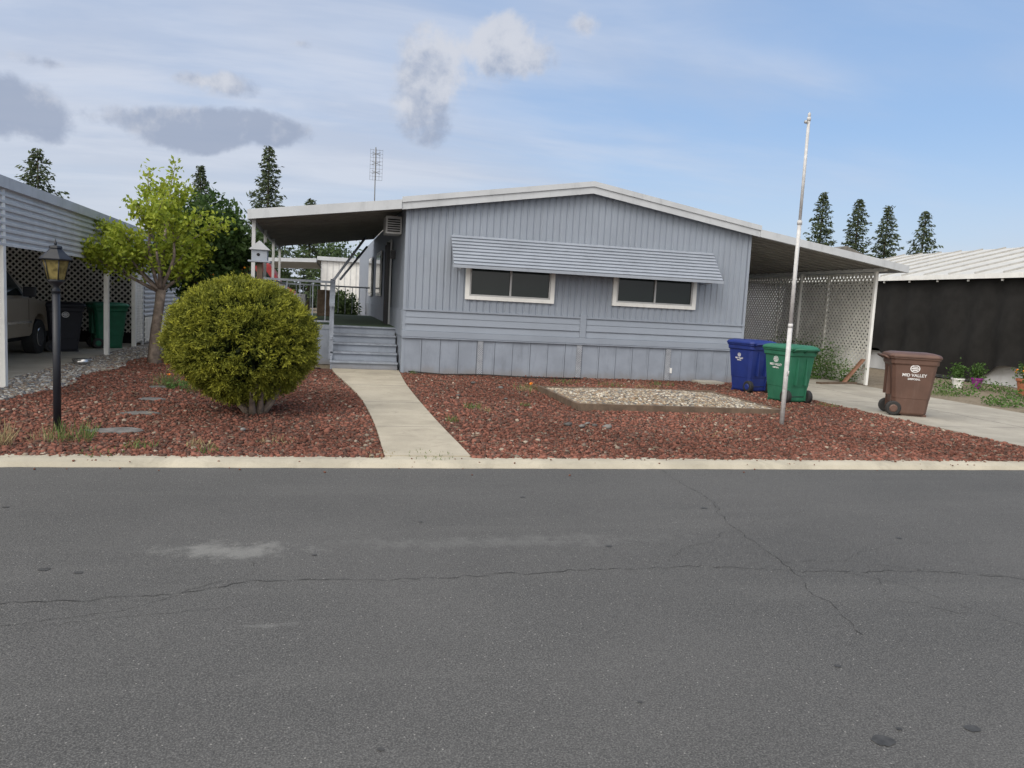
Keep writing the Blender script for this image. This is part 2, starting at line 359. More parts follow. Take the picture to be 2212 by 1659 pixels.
def crack(pts,w=.007):
    P=[]
    for i in range(len(pts)-1):
        a=np.array(pts[i]);b=np.array(pts[i+1]); n=max(2,int(np.linalg.norm(b-a)/.04))
        for k in range(n): P.append(a+(b-a)*k/n)
    P.append(np.array(pts[-1])); P=np.array(P)
    off=np.cumsum(rng.normal(size=len(P))*.012); off-=np.linspace(off[0],off[-1],len(P)); off+=rng.normal(size=len(P))*.006
    d=np.gradient(P,axis=0); d=d/np.linalg.norm(d,axis=1,keepdims=True); nn=np.stack([-d[:,1],d[:,0]],1)
    P=P+nn*off[:,None]; ww=w*rng.uniform(.05,1,size=len(P))
    return P+nn*ww[:,None]*.5,P-nn*ww[:,None]*.5
CV=[];CF=[]
for pts,w in [([(-4,4.1),(-1.64,4.32),(-.48,4.58),(1.11,4.63),(2.95,4.62),(4.76,4.3),(9,4.1)],.008),
    ([(3.37,7.4),(3.37,6.08),(3.13,5.33),(2.98,4.62),(2.78,3.93),(2.77,3.41)],.007),
    ([(2.98,4.62),(3.6,4.1),(3.9,3.4),(4.3,2.8)],.004),([(2.2,4.62),(2.5,4.9),(3.1,5.3)],.004),
    ([(3.3,4.5),(4.2,4.9),(5.2,4.8)],.003),([(3.5,4.2),(3.3,3.9),(3.6,3.6)],.004),([(-1.7,4.3),(-1.6,3.7),(-1.75,3.3)],.006),([(-1.9,4.2),(-1.5,3.95),(-1.0,4.15),(-.5,4.5)],.004),
    ([(-3,3.9),(-1.7,3.7),(-.5,4.1)],.004),([(-.45,4.58),(-.5,4.85)],.004),([(2.95,4.55),(3.5,4.55),(4.6,4.1)],.004),([(3.1,5.33),(4.1,5.9),(5.5,5.9)],.003),([(1.8,5.9),(2.6,6.3),(3.37,6.3)],.003)]:
    a,b=crack(pts,w); n=len(CV)
    for p,q in zip(a,b): CV+=[(p[0],p[1],-.0565),(q[0],q[1],-.0565)]
    CF+=[(n+2*i,n+2*i+1,n+2*i+3,n+2*i+2) for i in range(len(a)-1)]
mesh('road_crack',CV,CF,'crackm')
V=[];F=[]
for (x,y,r) in [(2.17,2.49,.040),(2.62,2.52,.028),(2.3,2.56,.012),(.2,2.7,.012),(3.1,5.9,.025),(-1.6,4.75,.03),(-1.4,4.68,.022),(1.3,2.9,.01),(4.3,5.0,.02),(4.2,3.7,.02),(-.1,4.9,.015),(1.9,4.95,.02),(.65,5.6,.015),(2.4,3.1,.015),(1.6,6.3,.02),(-2.3,6.1,.02)]:
    n=len(V); rr=r*rng.uniform(.85,1.1,18)
    V+=[(x+1.2*rr[k]*math.cos(k*math.pi/9),y+rr[k]*math.sin(k*math.pi/9),-.0568) for k in range(18)]; F.append(tuple(range(n,n+18)))
mesh('oil_spots',V,F,'spot')

# red lava rock
def dens(x,y): return .5+.25*np.sin(1.3*x+.7*np.sin(1.9*y))+.25*np.sin(1.7*y+1.1*np.sin(1.3*x+1))
n=150000
x=rng.uniform(-4.15,9.2,n); y=7.62+ (rng.uniform(0,1,n)**1.4)*(18.4-7.62)
keep=rng.uniform(size=n)<(.5+.5*dens(x,y))
wL=np.interp(y,ys,Lp); wR=np.interp(y,ys,Rp)
keep&=~((x>wL-.01)&(x<wR+.01)&(y<16.8))
keep&=~((x>3.66)&(x<7.21)&(y>11.24)&(y<13.75))
keep&=~((x>-1.8)&(y>16.45)); keep&=~((x>-.2)&(y>16.4))
ST=[(-2.29,8.95,.3),(-2.35,10.2,.24),(-2.5,11.5,.22),(-2.7,12.9,.22)]
for (a,b_,r) in ST: keep&=~((((x-a)/(r*1.1))**2+((y-b_)/(r*.7))**2)<rng.uniform(.4,1.3,n))
x=x[keep];y=y[keep];n=len(x)
sz=np.minimum(rng.gamma(3.2,.0036,n)+.004,.032)
patch=(.82+.4*dens(y*1.3+2,x*.9))
b=(rng.uniform(.5,1.4,n)*patch)[:,None]; base=np.array([.172,.076,.056])*b
base=np.where(rng.uniform(size=(n,1))<.30,np.array([.115,.070,.056])*b,base); base=np.where(rng.uniform(size=(n,1))<.04,np.array([.24,.20,.16])*b,base)
rocks('lava_rock_bed',np.stack([x,y,sz*.35],1),sz,base,'rock')
n=140; x=rng.uniform(-4,9,n); y=7.60-rng.exponential(.10,n); y=np.maximum(y,7.1)
zz_=np.where(y<7.44,-.052,np.where(y<7.53,-.01,.014)); rocks('stray_lava_rock',np.stack([x,y,zz_],1),rng.uniform(.006,.014,n),np.tile([.15,.07,.05],(n,1)),'rock')
def pebc(n):
    pal=np.array([(.28,.22,.15),(.36,.31,.24),(.19,.165,.14),(.44,.41,.35),(.24,.17,.115),(.14,.135,.13)])
    return pal[rng.integers(0,6,n)]*rng.uniform(.65,1.25,(n,1))
n=9500; x=rng.uniform(3.72,7.13,n);y=rng.uniform(11.33,13.68,n); sz=rng.uniform(.015,.038,n)
def mound(x,y): return .06+.12*np.clip(1-((x-5.4)/1.75)**2,0,1)*np.clip(1-((y-12.5)/1.22)**2,0,1)
pr=root('gravel_planter',(5.4,12.5,0))
rocks('gravel',np.stack([x,y,mound(x,y)],1),sz,pebc(n),'peb',pr,.6,.12)
gx=np.linspace(3.71,7.14,19);gy=np.linspace(11.32,13.69,15)
V=[(a,b_,float(mound(a,b_))-.008) for a in gx for b_ in gy]; mesh('gravel_base',V,[(i*15+j,(i+1)*15+j,(i+1)*15+j+1,i*15+j+1) for i in range(18) for j in range(14)],'graysoil',pr)
hexa('edging_front',[(3.66,11.25,-.02),(7.2,11.25,-.02),(7.2,11.31,-.02),(3.66,11.31,-.02),(3.66,11.25,.115),(7.2,11.25,.09),(7.2,11.31,.09),(3.66,11.31,.115)],'wood',pr,bevel=.006)
box('edging_back',3.66,7.2,13.69,13.74,-.02,.10,'wood',pr,bevel=.006)
box('edging_side_a',3.655,3.71,11.312,13.688,-.02,.11,'wood',pr,bevel=.006)
box('edging_side_b',7.14,7.195,11.312,13.688,-.02,.09,'wood',pr,bevel=.006)
n=16000; x=rng.uniform(-5.0,-3.95,n);y=rng.uniform(7.7,21,n); k=(x>-4.98)&(x<-4.05+.12*np.sin(2.1*y)); x=x[k];y=y[k];n=len(x)
sz=rng.uniform(.012,.034,n); c=pebc(n)*np.array([.9,.97,1.1])
rocks('gravel_strip_pebbles',np.stack([x,y,sz*.4],1),sz,c,'peb',None,.65,.12)
for i,(cx,cy,r) in enumerate(ST):
    a=np.linspace(0,2*math.pi,11)[:-1]; rr=r*rng.uniform(.7,1.1,10)
    extr('stepping_stone',[(cx+rr[j]*math.cos(a[j]),cy+.65*rr[j]*math.sin(a[j])) for j in range(10)],'z',-.02,.012,'stone')
P=[(3.05,9.75),(3.2,9.62),(3.4,9.7),(3.55,9.6),(2.75,12.3),(2.0,12.6),(6.4,13.9),(3.0,13.9),(5.0,14.2),(3.35,9.85),(-1.0,9.0),(2.6,14.6),(3.9,13.95)]
P=np.array([(a,b2,.03) for a,b2 in P]); n=len(P)
rocks('loose_stones',P,rng.uniform(.04,.075,n),np.array([.14,.135,.13])*rng.uniform(.6,1.6,(n,1)),'peb',None,.5,.15)
n=800; x=rng.uniform(-4,9,n); y=rng.uniform(7.7,15.5,n); k=~((x>np.interp(y,ys,Lp))&(x<np.interp(y,ys,Rp))); x=x[k];y=y[k];n=len(x)
V,F,c=leafset(np.stack([x,y,np.full(n,.03)],1),np.stack([rng.normal(size=n),rng.normal(size=n),rng.normal(size=n)*.1],1),rng.uniform(.03,.14,n),.009,np.tile([.34,.28,.19],(n,1))*rng.uniform(.6,1.2,(n,1)))
arr('dry_litter',V,F,'leaf',c)

# ------------------------------------------------------------ main house
FY=16.5; XL=1.36; XR=9.31; XM=5.35
def zt(x): return 4.30-.16*abs(x-XM)
def sl(y): return -.02*(y-FY)
H=root('mobile_home',(5.35,25,0))
px=[];xx=XL
while xx<XR:
    px+=[(xx,0),(xx+.085,0),(xx+.102,.018),(xx+.130,.018),(xx+.147,0)]; xx+=.147
px=[p for p in px if p[0]<=XR]+[(XR,0)]
V=[]
for i,(a,d) in enumerate(px):
    V+=[(a,FY-.03+d,1.335),(a,FY-.03+d,zt(a)-.14)]
F=[(2*i,2*i+2,2*i+3,2*i+1) for i in range(len(px)-1)]
mesh('siding_front',V,F,'wall',H)
yb=37
mesh('body',[(XL,FY,0),(XR,FY,0),(XR,yb,0),(XL+sl(yb),yb,0),(XL,FY,3.5),(XR,FY,3.5),(XR,yb,3.5),(XL+sl(yb),yb,3.5),(XM,FY,zt(XM)-.16),(XM,yb,zt(XM)-.16)],
  [(0,1,2,3),(0,1,5,8,4),(1,2,6,5),(2,3,7,9,6),(3,0,4,7),(4,8,9,7),(8,5,6,9)],'wall',H)
box('corner_trim_l',XL-.012,XL+.05,FY-.045,FY+.04,.0,3.5,'wall',H); box('corner_trim_r',XR-.05,XR+.012,FY-.045,FY+.04,.0,3.5,'wall',H)
for i,(z0,z1,d) in enumerate([(1.20,1.335,.035),(1.055,1.196,.045),(.91,1.051,.035)]):
    hexa('lap_board',[(XL+.05,FY-d-.01,z0),(XR-.05,FY-d-.01,z0),(XR-.05,FY-.001,z0),(XL+.05,FY-.001,z0),(XL+.05,FY-d+.012,z1),(XR-.05,FY-d+.012,z1),(XR-.05,FY-.001,z1),(XL+.05,FY-.001,z1)],'wall',H)
box('belt_trim',XL-.02,XR+.02,FY-.075,FY-.002,.78,.905,'wall',H,bevel=.006)
box('belt_drip',XL-.02,XR+.02,FY-.085,FY-.002,.752,.776,'skirt',H)
box('top_trim',XL,XR,FY-.058,FY-.03,1.337,1.372,'wall',H)
box('seam_trim',XM-.07,XM+.07,FY-.072,FY-.03,.908,1.42,'wall',H,bevel=.006)
xx=XL+.02;i=0;L=[]
vents=[3.05,5.30,7.45]
while xx<XR-.05:
    w=.40; x1=min(xx+w,XR-.02)
    L.append((xx,x1-.008,FY-.035-.006*(i%2),FY-.001,.005,.75)); L.append((x1-.045,x1-.012,FY-.048,FY-.03,.005,.75)); xx=x1; i+=1
boxes('skirting_panels',L,'skirt',H)
def lattice(name,org,u,length,height,sp,w,m,parent,th=.01):
    u=np.array(u,float); u/=np.linalg.norm(u); up=np.array([0,0,1.]); nrm=np.cross(u,up)
    V=[];F=[]; o=np.array(org,float)
    for s in (1,-1):
        c=-height if s==1 else 0
        cmax=length if s==1 else length+height
        while c<cmax:
            if s==1:
                v0=max(0,-c); v1=min(height,length-c); a=(c+v0,v0); b=(c+v1,v1)
            else:
                v0=max(0,c-length); v1=min(height,c); a=(c-v0,v0); b=(c-v1,v1)
            if v1-v0>.02:
                A=o+u*a[0]+up*a[1]; B=o+u*b[0]+up*b[1]; d=(B-A)/np.linalg.norm(B-A); sd_=np.cross(d,nrm)*w*.5
                off=nrm*(th*.55*s); n=len(V)
                for q in (A,B):
                    for k1 in (-1,1):
                        for k2 in (-1,1): V.append(tuple(q+sd_*k1+off+nrm*th*.5*k2))
                F+=[(n,n+1,n+3,n+2),(n+4,n+5,n+7,n+6),(n,n+1,n+5,n+4),(n+2,n+3,n+7,n+6),(n,n+2,n+6,n+4),(n+1,n+3,n+7,n+5)]
            c+=sp
    return mesh(name,V,F,m,parent)
for v in vents:
    box('vent_back',v-.06,v+.06,FY-.056,FY-.05,.01,.75,'weave',H)
    box('vent_hole',v-.055,v+.055,FY-.060,FY-.0565,.015,.745,'ventdark',H)
    lattice('vent_mesh',(v-.055,FY-.066,.02),(1,0,0),.11,.72,.04,.014,'weave',H,.004)
box('small_outlet',7.50,7.56,FY-.062,FY-.05,.18,.3,'white',H)
for (a,b_,z0,z1) in [(2.66,4.64,1.63,2.42),(6.0,8.02,1.66,2.45)]:
    y0=FY-.085
    boxes('window_casing',[(a,b_,y0,FY-.03,z0,z0+.08),(a,b_,y0,FY-.03,z1-.06,z1),(a,a+.09,y0,FY-.03,z0+.08,z1-.06),(b_-.09,b_,y0,FY-.03,z0+.08,z1-.06)],'white',H)
    ai,bi,zi0,zi1=a+.09,b_-.09,z0+.08,z1-.06; mid=(ai+bi)/2
    yf=y0+.016
    boxes('window_frame',[(ai,bi,yf,yf+.03,zi0,zi0+.035),(ai,bi,yf,yf+.03,zi1-.03,zi1),(ai,ai+.035,yf,yf+.03,zi0+.035,zi1-.03),(bi-.035,bi,yf,yf+.03,zi0+.035,zi1-.03),(mid-.02,mid+.02,yf-.006,yf+.03,zi0+.035,zi1-.03)],'frame',H)
    box('window_glass',ai+.035,bi-.035,yf+.032,yf+.04,zi0+.035,zi1-.03,'glass',H)
ns=9; A0,A1=2.31,8.37; prof=[]
for i in range(ns):
    t0=i/ns;t1=(i+1)/ns
    ya=FY-.03-.58*t0; za=2.97-.65*t0; yb_=FY-.03-.58*t1; zb=2.97-.65*t1
    prof+=[(ya,za-.006),(ya-.016,za+.004),(yb_-.016,zb+.030),(yb_+.006,zb+.006)]
full=prof+[(prof[-1][0]+.02,prof[-1][1]-.03),(prof[0][0]+.006,prof[0][1]-.045)]
extr('window_awning',full,'x',A0,A1,'awn',H)
box('awning_valance',A0-.01,A1+.01,FY-.642,FY-.632,2.27,2.33,'awn',H)
for xa in (2.5,5.2,8.15):
    tube('awning_arm',[(xa,FY-.04,2.25),(xa,FY-.58,2.28)],.012,'frame',H,6)
def roofslab(name,y0,y1,dz0,dz1,ex,m):
    poly=[(XL-ex+.0,zt(XL-ex)+dz1),(XM,zt(XM)+dz1),(XR+ex,zt(XR+ex)+dz1),(XR+ex,zt(XR+ex)+dz0),(XM,zt(XM)+dz0),(XL-ex,zt(XL-ex)+dz0)]
    return extr(name,poly,'y',y0,y1,m,H)
roofslab('roof',FY-.2,37.3,-.12,-.01,.1,'roofw')
roofslab('fascia_upper',FY-.265,FY-.201,-.10,.012,.12,'trim')
roofslab('fascia_lower',FY-.235,FY-.202,-.245,-.101,.12,'trim')
roofslab('soffit',FY-.2,FY-.001,-.165,-.125,.1,'trim')
def slabx(name,x0,z0,x1,z1,y0,y1,th,m,parent,sh=True):
    f=sl if sh else (lambda y:0)
    return hexa(name,[(x0+f(y0),y0,z0-th),(x1+f(y0),y0,z1-th),(x1+f(y1),y1,z1-th),(x0+f(y1),y1,z0-th),(x0+f(y0),y0,z0),(x1+f(y0),y0,z1),(x1+f(y1),y1,z1),(x0+f(y1),y1,z0)],m,parent)
PX=-1.76
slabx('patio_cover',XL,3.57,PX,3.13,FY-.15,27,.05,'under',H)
slabx('patio_fascia_front',XL-.13,3.60,PX-.03,3.17,FY-.26,FY-.151,.19,'trim',H)
slabx('patio_fascia_side',PX-.04,3.17,PX,3.17,FY-.15,27,.17,'trim',H)
for k in range(26):
    y0=FY+.1+k*.4; slabx('patio_pan_rib',XL-.02,3.517,PX+.02,3.078,y0,y0+.05,.03,'under',H)
for yy in (FY+.1,19.9,23.2,26.6):
    box('patio_post',PX+.03+sl(yy),PX+.10+sl(yy),yy,yy+.07,0,3.08,'white_dull',H)
def sidebox(name,y0,y1,z0,z1,p0,p1,m,bevel=0):
    x0=lambda y: XL+sl(y)
    return hexa(name,[(x0(y0)-p1,y0,z0),(x0(y0)-p0,y0,z0),(x0(y1)-p0,y1,z0),(x0(y1)-p1,y1,z0),(x0(y0)-p1,y0,z1),(x0(y0)-p0,y0,z1),(x0(y1)-p0,y1,z1),(x0(y1)-p1,y1,z1)],m,H,bevel=bevel)
sidebox('belt_side',FY+.05,36,.78,1.335,.002,.03,'wall')
sidebox('door_casing',19.4,20.75,.9,3.0,.031,.07,'trim'); sidebox('door',19.5,20.65,.92,2.92,.071,.10,'dark')
sidebox('screen_door',19.45,19.5,.92,2.93,.071,.16,'black')
sidebox('side_window_casing',22.6,24.4,1.6,2.9,.031,.06,'white'); sidebox('side_window',22.7,24.3,1.7,2.8,.061,.075,'glass')
sidebox('side_window_casing_b',26.6,28.4,1.6,2.9,.031,.06,'white'); sidebox('side_window_b',26.7,28.3,1.7,2.8,.061,.075,'glass')
sidebox('air_conditioner',17.35,18.0,2.98,3.36,.01,.36,'white_dull',.01)
for k in range(6): sidebox('ac_louvre',17.325,17.348,3.02+k*.05,3.045+k*.05,.05,.32,'rubber')
sidebox('porch_light',18.7,18.8,2.5,2.7,.01,.12,'black')
box('deck',-1.72,XL-.03,17.9,27,.80,.90,'step',H)
box('deck_turf',-1.7,XL-.04,17.905,26.9,.902,.912,'turf',H)
boxes('deck_skirt',[(-1.72,-.12,17.92,17.95,.0,.80)]+[(-1.72,-1.69,17.95,27,0,.8)],'skirt',H)
for k in range(5):
    y0=16.78+k*.27; z=.18*(k+1)
    box('step_tread',-.13,XL-.05,y0-.03,y0+.27,z-.04,z,'step',H,bevel=.006)
    box('step_riser',-.10,XL-.06,y0+.01,y0+.025,z-.18,z-.042,'skirt',H)
hexa('stair_stringer',[(-.12,16.8,0),(-.09,16.8,0),(-.09,18.1,0),(-.12,18.1,0),(-.12,16.8,.14),(-.09,16.8,.14),(-.09,17.95,.86),(-.12,17.95,.86)],'step',H)
box('newel_post',-.16,-.07,17.02,17.11,.2,1.42,'step',H)
box('newel_post_b',-.16,-.07,17.92,18.01,.88,1.9,'step',H)
hexa('stair_handrail',[(-.17,16.9,1.33),(-.06,16.9,1.33),(-.06,18.05,1.86),(-.17,18.05,1.86),(-.17,16.9,1.40),(-.06,16.9,1.40),(-.06,18.05,1.93),(-.17,18.05,1.93)],'step',H)
hexa('stair_lower_rail',[(-.14,17.0,.62),(-.09,17.0,.62),(-.09,18.0,1.2),(-.14,18.0,1.2),(-.14,17.0,.68),(-.09,17.0,.68),(-.09,18.0,1.26),(-.14,18.0,1.26)],'step',H)
bx=[]
for k in range(6):
    xk=-1.68+k*.28; bx.append((xk,xk+.022,17.94,17.962,.95,1.83))
bx+=[(-1.72,-.1,17.93,17.975,1.83,1.88),(-1.72,-.1,17.93,17.975,.95,.99)]
boxes('deck_railing_front',bx,'awn',H)
bx=[(-1.70,-1.66,17.98,26.9,1.83,1.88),(-1.70,-1.66,17.98,26.9,.95,.99)]
for k in range(24): bx.append((-1.69,-1.668,18.2+k*.37,18.222+k*.37,.99,1.83))
bx+=[(-1.7,XL-.3,26.86,26.9,1.83,1.88)]
for k in range(12): bx.append((-1.6+k*.23,-1.58+k*.23,26.87,26.89,.95,1.83))
boxes('deck_railing_side',bx,'awn',H)
multitube('roof_brace_pole',[([(-.1,17.9,1.9),(.62,19.3,3.0)],.03),([(.05,19,1.95),(.7,20.5,2.85)],.028)],'awn',H)
box('storage_box',-1.4,-.8,20.5,21.2,.92,1.55,'white_dull',H,bevel=.02)
box('deck_shelf',-.6,-.1,24,24.5,.92,1.7,'wood',H)
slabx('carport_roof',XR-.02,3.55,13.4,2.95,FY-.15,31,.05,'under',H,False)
slabx('carport_fascia_front',XR+.10,3.575,13.45,2.99,FY-.26,FY-.151,.17,'trim',H,False)
slabx('carport_fascia_side',13.4,2.98,13.45,2.98,FY-.15,31,.15,'trim',H,False)
for k in range(36):
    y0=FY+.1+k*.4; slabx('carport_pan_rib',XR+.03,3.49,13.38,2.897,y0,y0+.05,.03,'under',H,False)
for yy in (16.9,20.1,23.3,26.5):
    box('carport_post',13.06,13.13,yy,yy+.07,0,2.85,'white',H)
box('carport_beam',13.05,13.14,16.6,30.8,2.852,2.93,'white',H)

LF=root('lattice_fence',(13.15,22,0))
lattice('lattice_panel',(13.16,16.98,.06),(0,1,0),11.5,2.72,.145,.05,'lattice',LF,.01)
boxes('lattice_frame',[(13.14,13.18,16.98,28.5,.02,.07),(13.145,13.18,16.98,28.5,2.78,2.83),(13.135,13.19,18.9,18.96,.07,2.78),(13.135,13.19,21.3,21.36,.07,2.78),(13.135,13.19,23.7,23.76,.07,2.78)],'lattice',LF)

AN=root('tv_antenna',(1.04,25,3.3))
tube('mast',[(1.05,25,3.4),(1.03,25,6.2)],.016,'antenna',AN,8)
Wd=[]
for k in range(9):
    z=5.2+k*.115; Wd.append(([(.87,25.02,z),(1.25,25.02,z)],.004))
for k in range(5):
    xk=.87+k*.095; Wd.append(([(xk,25.03,5.2),(xk,25.03,6.15)],.0035))
for z in (5.42,5.7,5.98): Wd.append(([(.92,24.9,z+.05),(1.18,24.9,z-.05)],.007)); Wd.append(([(.92,24.9,z-.05),(1.18,24.9,z+.05)],.007))
multitube('grid',Wd,'antenna',AN,4)

# ------------------------------------------------------------ flag pole
FP=root('flagpole',(6.52,10.2,0))
tube('pole_lower',[(6.52,10.2,0),(6.52,10.2,1.5)],.034,'alu',FP,16)
tube('pole_mid',[(6.52,10.2,1.5),(6.52,10.2,3.0)],.029,'alu',FP,16)
tube('pole_upper',[(6.52,10.2,3.0),(6.52,10.2,4.42)],.022,'alu',FP,16)
for z in (1.48,2.98): tube('collar',[(6.52,10.2,z-.03),(6.52,10.2,z+.03)],.036,'alu',FP,16)
tube('truck',[(6.52,10.2,4.42),(6.52,10.2,4.47)],[.027,.027],'alu',FP,12)
tube('pulley',[(6.49,10.2,4.40),(6.46,10.2,4.40)],.024,'frame',FP,10)
tube('finial',[(6.52,10.2,4.47),(6.52,10.2,4.49),(6.52,10.2,4.52),(6.52,10.2,4.54)],[.012,.022,.020,.006],'alu',FP,12)
tube('halyard_cleat',[(6.52,10.16,.75),(6.52,10.14,.75),(6.52,10.14,.82)],.01,'frame',FP,6)

# ------------------------------------------------------------ lamp post
LP=root('street_lamp',(-2.82,8.79,0)); lx,ly=-2.82,8.79
tube('post',[(lx,ly,0),(lx,ly,1.50)],.037,'black',LP,16)
tube('base_collar',[(lx,ly,1.46),(lx,ly,1.50),(lx,ly,1.53),(lx,ly,1.57),(lx,ly,1.585)],[.045,.03,.03,.07,.09],'black',LP,12)
def ngon_loft(name,levels,m,n=6,rot=0,parent=None):
    V=[];F=[]
    for z,r in levels:
        for k in range(n):
            t=2*math.pi*k/n+rot; V.append((lx+r*math.cos(t),ly+r*math.sin(t),z))
    for i in range(len(levels)-1):
        for k in range(n): F.append((i*n+k,i*n+(k+1)%n,(i+1)*n+(k+1)%n,(i+1)*n+k))
    F.append(tuple(range(n)));F.append(tuple((len(levels)-1)*n+k for k in range(n)))
    return mesh(name,V,F,m,parent)
ngon_loft('lantern_bottom',[(1.575,.07),(1.585,.088),(1.595,.088)],'black',6,0,LP)
ngon_loft('lantern_glass',[(1.597,.078),(1.79,.125)],'amber',6,0,LP)
ngon_loft('lantern_roof',[(1.792,.155),(1.805,.16),(1.83,.135),(1.87,.09),(1.91,.055),(1.915,.065),(1.935,.06),(1.945,.025)],'black',6,0,LP)
tube('lantern_finial',[(lx,ly,1.945),(lx,ly,1.96),(lx,ly,1.975),(lx,ly,2.01)],[.01,.016,.01,.003],'black',LP,8)
for k in range(6):
    t=2*math.pi*k/6
    tube('lantern_bar',[(lx+.084*math.cos(t),ly+.084*math.sin(t),1.59),(lx+.130*math.cos(t),ly+.130*math.sin(t),1.795)],.006,'black',LP,5)

# ------------------------------------------------------------ wheelie bins
def bin_(name,loc,rot,m,sides):
    R=root(name,loc,rot); bw,bd,tw,td,h=.24,.26,.33,.37,1.0
    V=[];F=[]
    lev=[(.03,bw,bd),(.06,bw+.012,bd+.012),(.30,bw+.03,bd+.035),(.31,bw+.035,bd+.04),(.88,tw-.012,td-.012),(.90,tw+.008,td+.008),(.97,tw+.012,td+.012),(.985,tw+.03,td+.03),(h+.005,tw+.03,td+.03)]
    c=.05
    for z,a,b2 in lev:
        V+=[(-a+c,-b2,z),(a-c,-b2,z),(a,-b2+c,z),(a,b2-c,z),(a-c,b2,z),(-a+c,b2,z),(-a,b2-c,z),(-a,-b2+c,z)]
    for i in range(len(lev)-1):
        for k in range(8): F.append((i*8+k,i*8+(k+1)%8,(i+1)*8+(k+1)%8,(i+1)*8+k))
    F.append(tuple(range(8))); F.append(tuple((len(lev)-1)*8+k for k in range(8)))
    mesh('body',V,F,m,R,local=True,bevel=.008)
    V=[];F=[]; a,b2=tw+.04,td+.045
    for z,s in [(h+.007,1),(h+.04,1),(h+.07,.93),(h+.095,.72),(h+.10,.3)]:
        A=a*s;B=b2*s; cc=.06*s
        V+=[(-A+cc,-B,z),(A-cc,-B,z),(A,-B+cc,z),(A,B-cc,z),(A-cc,B,z),(-A+cc,B,z),(-A,B-cc,z),(-A,-B+cc,z)]
    for i in range(4):
        for k in range(8): F.append((i*8+k,i*8+(k+1)%8,(i+1)*8+(k+1)%8,(i+1)*8+k))
    F.append(tuple(range(8))); F.append(tuple(32+k for k in range(8)))
    mesh('lid',V,F,m,R,local=True,bevel=.01)
    multitube('handle',[([(-.26,-td-.02,.97),(-.26,-td-.11,1.02),(.26,-td-.11,1.02),(.26,-td-.02,.97)],.018),([(0,-td-.02,.97),(0,-td-.11,1.02)],.018)],m,R,8,True)
    for s in (-1,1):
        x0=s*.20; x1=s*.29
        tube('wheel',[(x0,-.27,.125),(x0+s*.012,-.27,.125),(x1-s*.012,-.27,.125),(x1,-.27,.125)],[.105,.125,.125,.105],'rubber',R,24,True,False)
        tube('hub',[(x1-s*.002,-.27,.125),(x1+s*.01,-.27,.125)],[.07,.05],m,R,16,True,False)
        hexa('wheel_bracket',[(s*.17,-.30,.05),(s*.198,-.30,.05),(s*.198,-.2,.05),(s*.17,-.2,.05),(s*.17,-.31,.36),(s*.198,-.31,.36),(s*.198,-.25,.36),(s*.17,-.25,.36)],m,R,local=True)
    tube('axle',[(-.28,-.27,.125),(.28,-.27,.125)],.012,'black',R,8,True)
    boxes('back_ribs',[(-.12,-.09,-td-.005,-.25,.35,.85),(.09,.12,-td-.005,-.25,.35,.85)],m,R,True)
    boxes('front_foot',[(-.22,.22,.2,.275,0,.04),(-.2,.2,-.12,.2,0,.035)],m,R,True)
    for s,body,sc in sides:
        def place(o,z,dy=0):
            xs=(bw+.035)+(tw-.012-bw-.035)*(z-.31)/.57+.006
            tilt=math.atan((tw-.012-bw-.035)/.57)
            o.parent=R; o.location=(s*xs,dy,z)
            o.rotation_euler=(Matrix.Rotation(math.radians(90*s),3,'Z')@Matrix.Rotation(math.radians(90)+tilt,3,'X')).to_euler()
        for j,t in enumerate(body):
            cu=bpy.data.curves.new('lettering','FONT'); cu.body=t; cu.size=.062*sc*(1 if j==0 else .62); cu.align_x='CENTER'; cu.extrude=.001; cu.offset=.0012
            cu.materials.append(M['ink']); o=bpy.data.objects.new('lettering',cu); COL.objects.link(o); place(o,.69-.05*sc*j)
        V=[];F=[]
        for k in range(20):
            t=2*math.pi*k/20
            for r in (.055*sc,.068*sc): V.append((r*math.cos(t),r*math.sin(t)*.85,0))
        F=[(2*k,2*k+1,(2*k+3)%40,(2*k+2)%40) for k in range(20)]
        for (x0,x1,y0,y1) in [(-.05,.05,-.008,.008),(-.035,.035,.018,.032),(-.035,.035,-.032,-.018)]:
            x0*=sc;x1*=sc;y0*=sc;y1*=sc
            n=len(V); V+=[(x0,y0,0),(x1,y0,0),(x1,y1,0),(x0,y1,0)]; F.append((n,n+1,n+2,n+3))
        me=bpy.data.meshes.new('mark'); me.from_pydata(V,[],F); me.materials.append(M['ink']); o=bpy.data.objects.new('round_mark',me); COL.objects.link(o); place(o,.69+.12*sc)
    return R
TXT=["MID VALLEY","DISPOSAL"]
bin_('wheeled_trash_bin',(9.75,11.5,.018),math.radians(-116),'binbrown',[(1,TXT,1.15)])
bin_('wheeled_trash_bin',(8.42,13.1,0),math.radians(8),'bingreen',[(-1,TXT,1.0)])
bin_('wheeled_trash_bin',(8.56,14.75,0),math.radians(12),'binblue',[(-1,TXT,.7)])
bin_('wheeled_trash_bin',(-5.95,18.9,.018),math.radians(-60),'binblack',[(1,[],1.1)])
bin_('wheeled_trash_bin',(-5.40,20.3,.018),math.radians(-60),'bindkgreen',[])

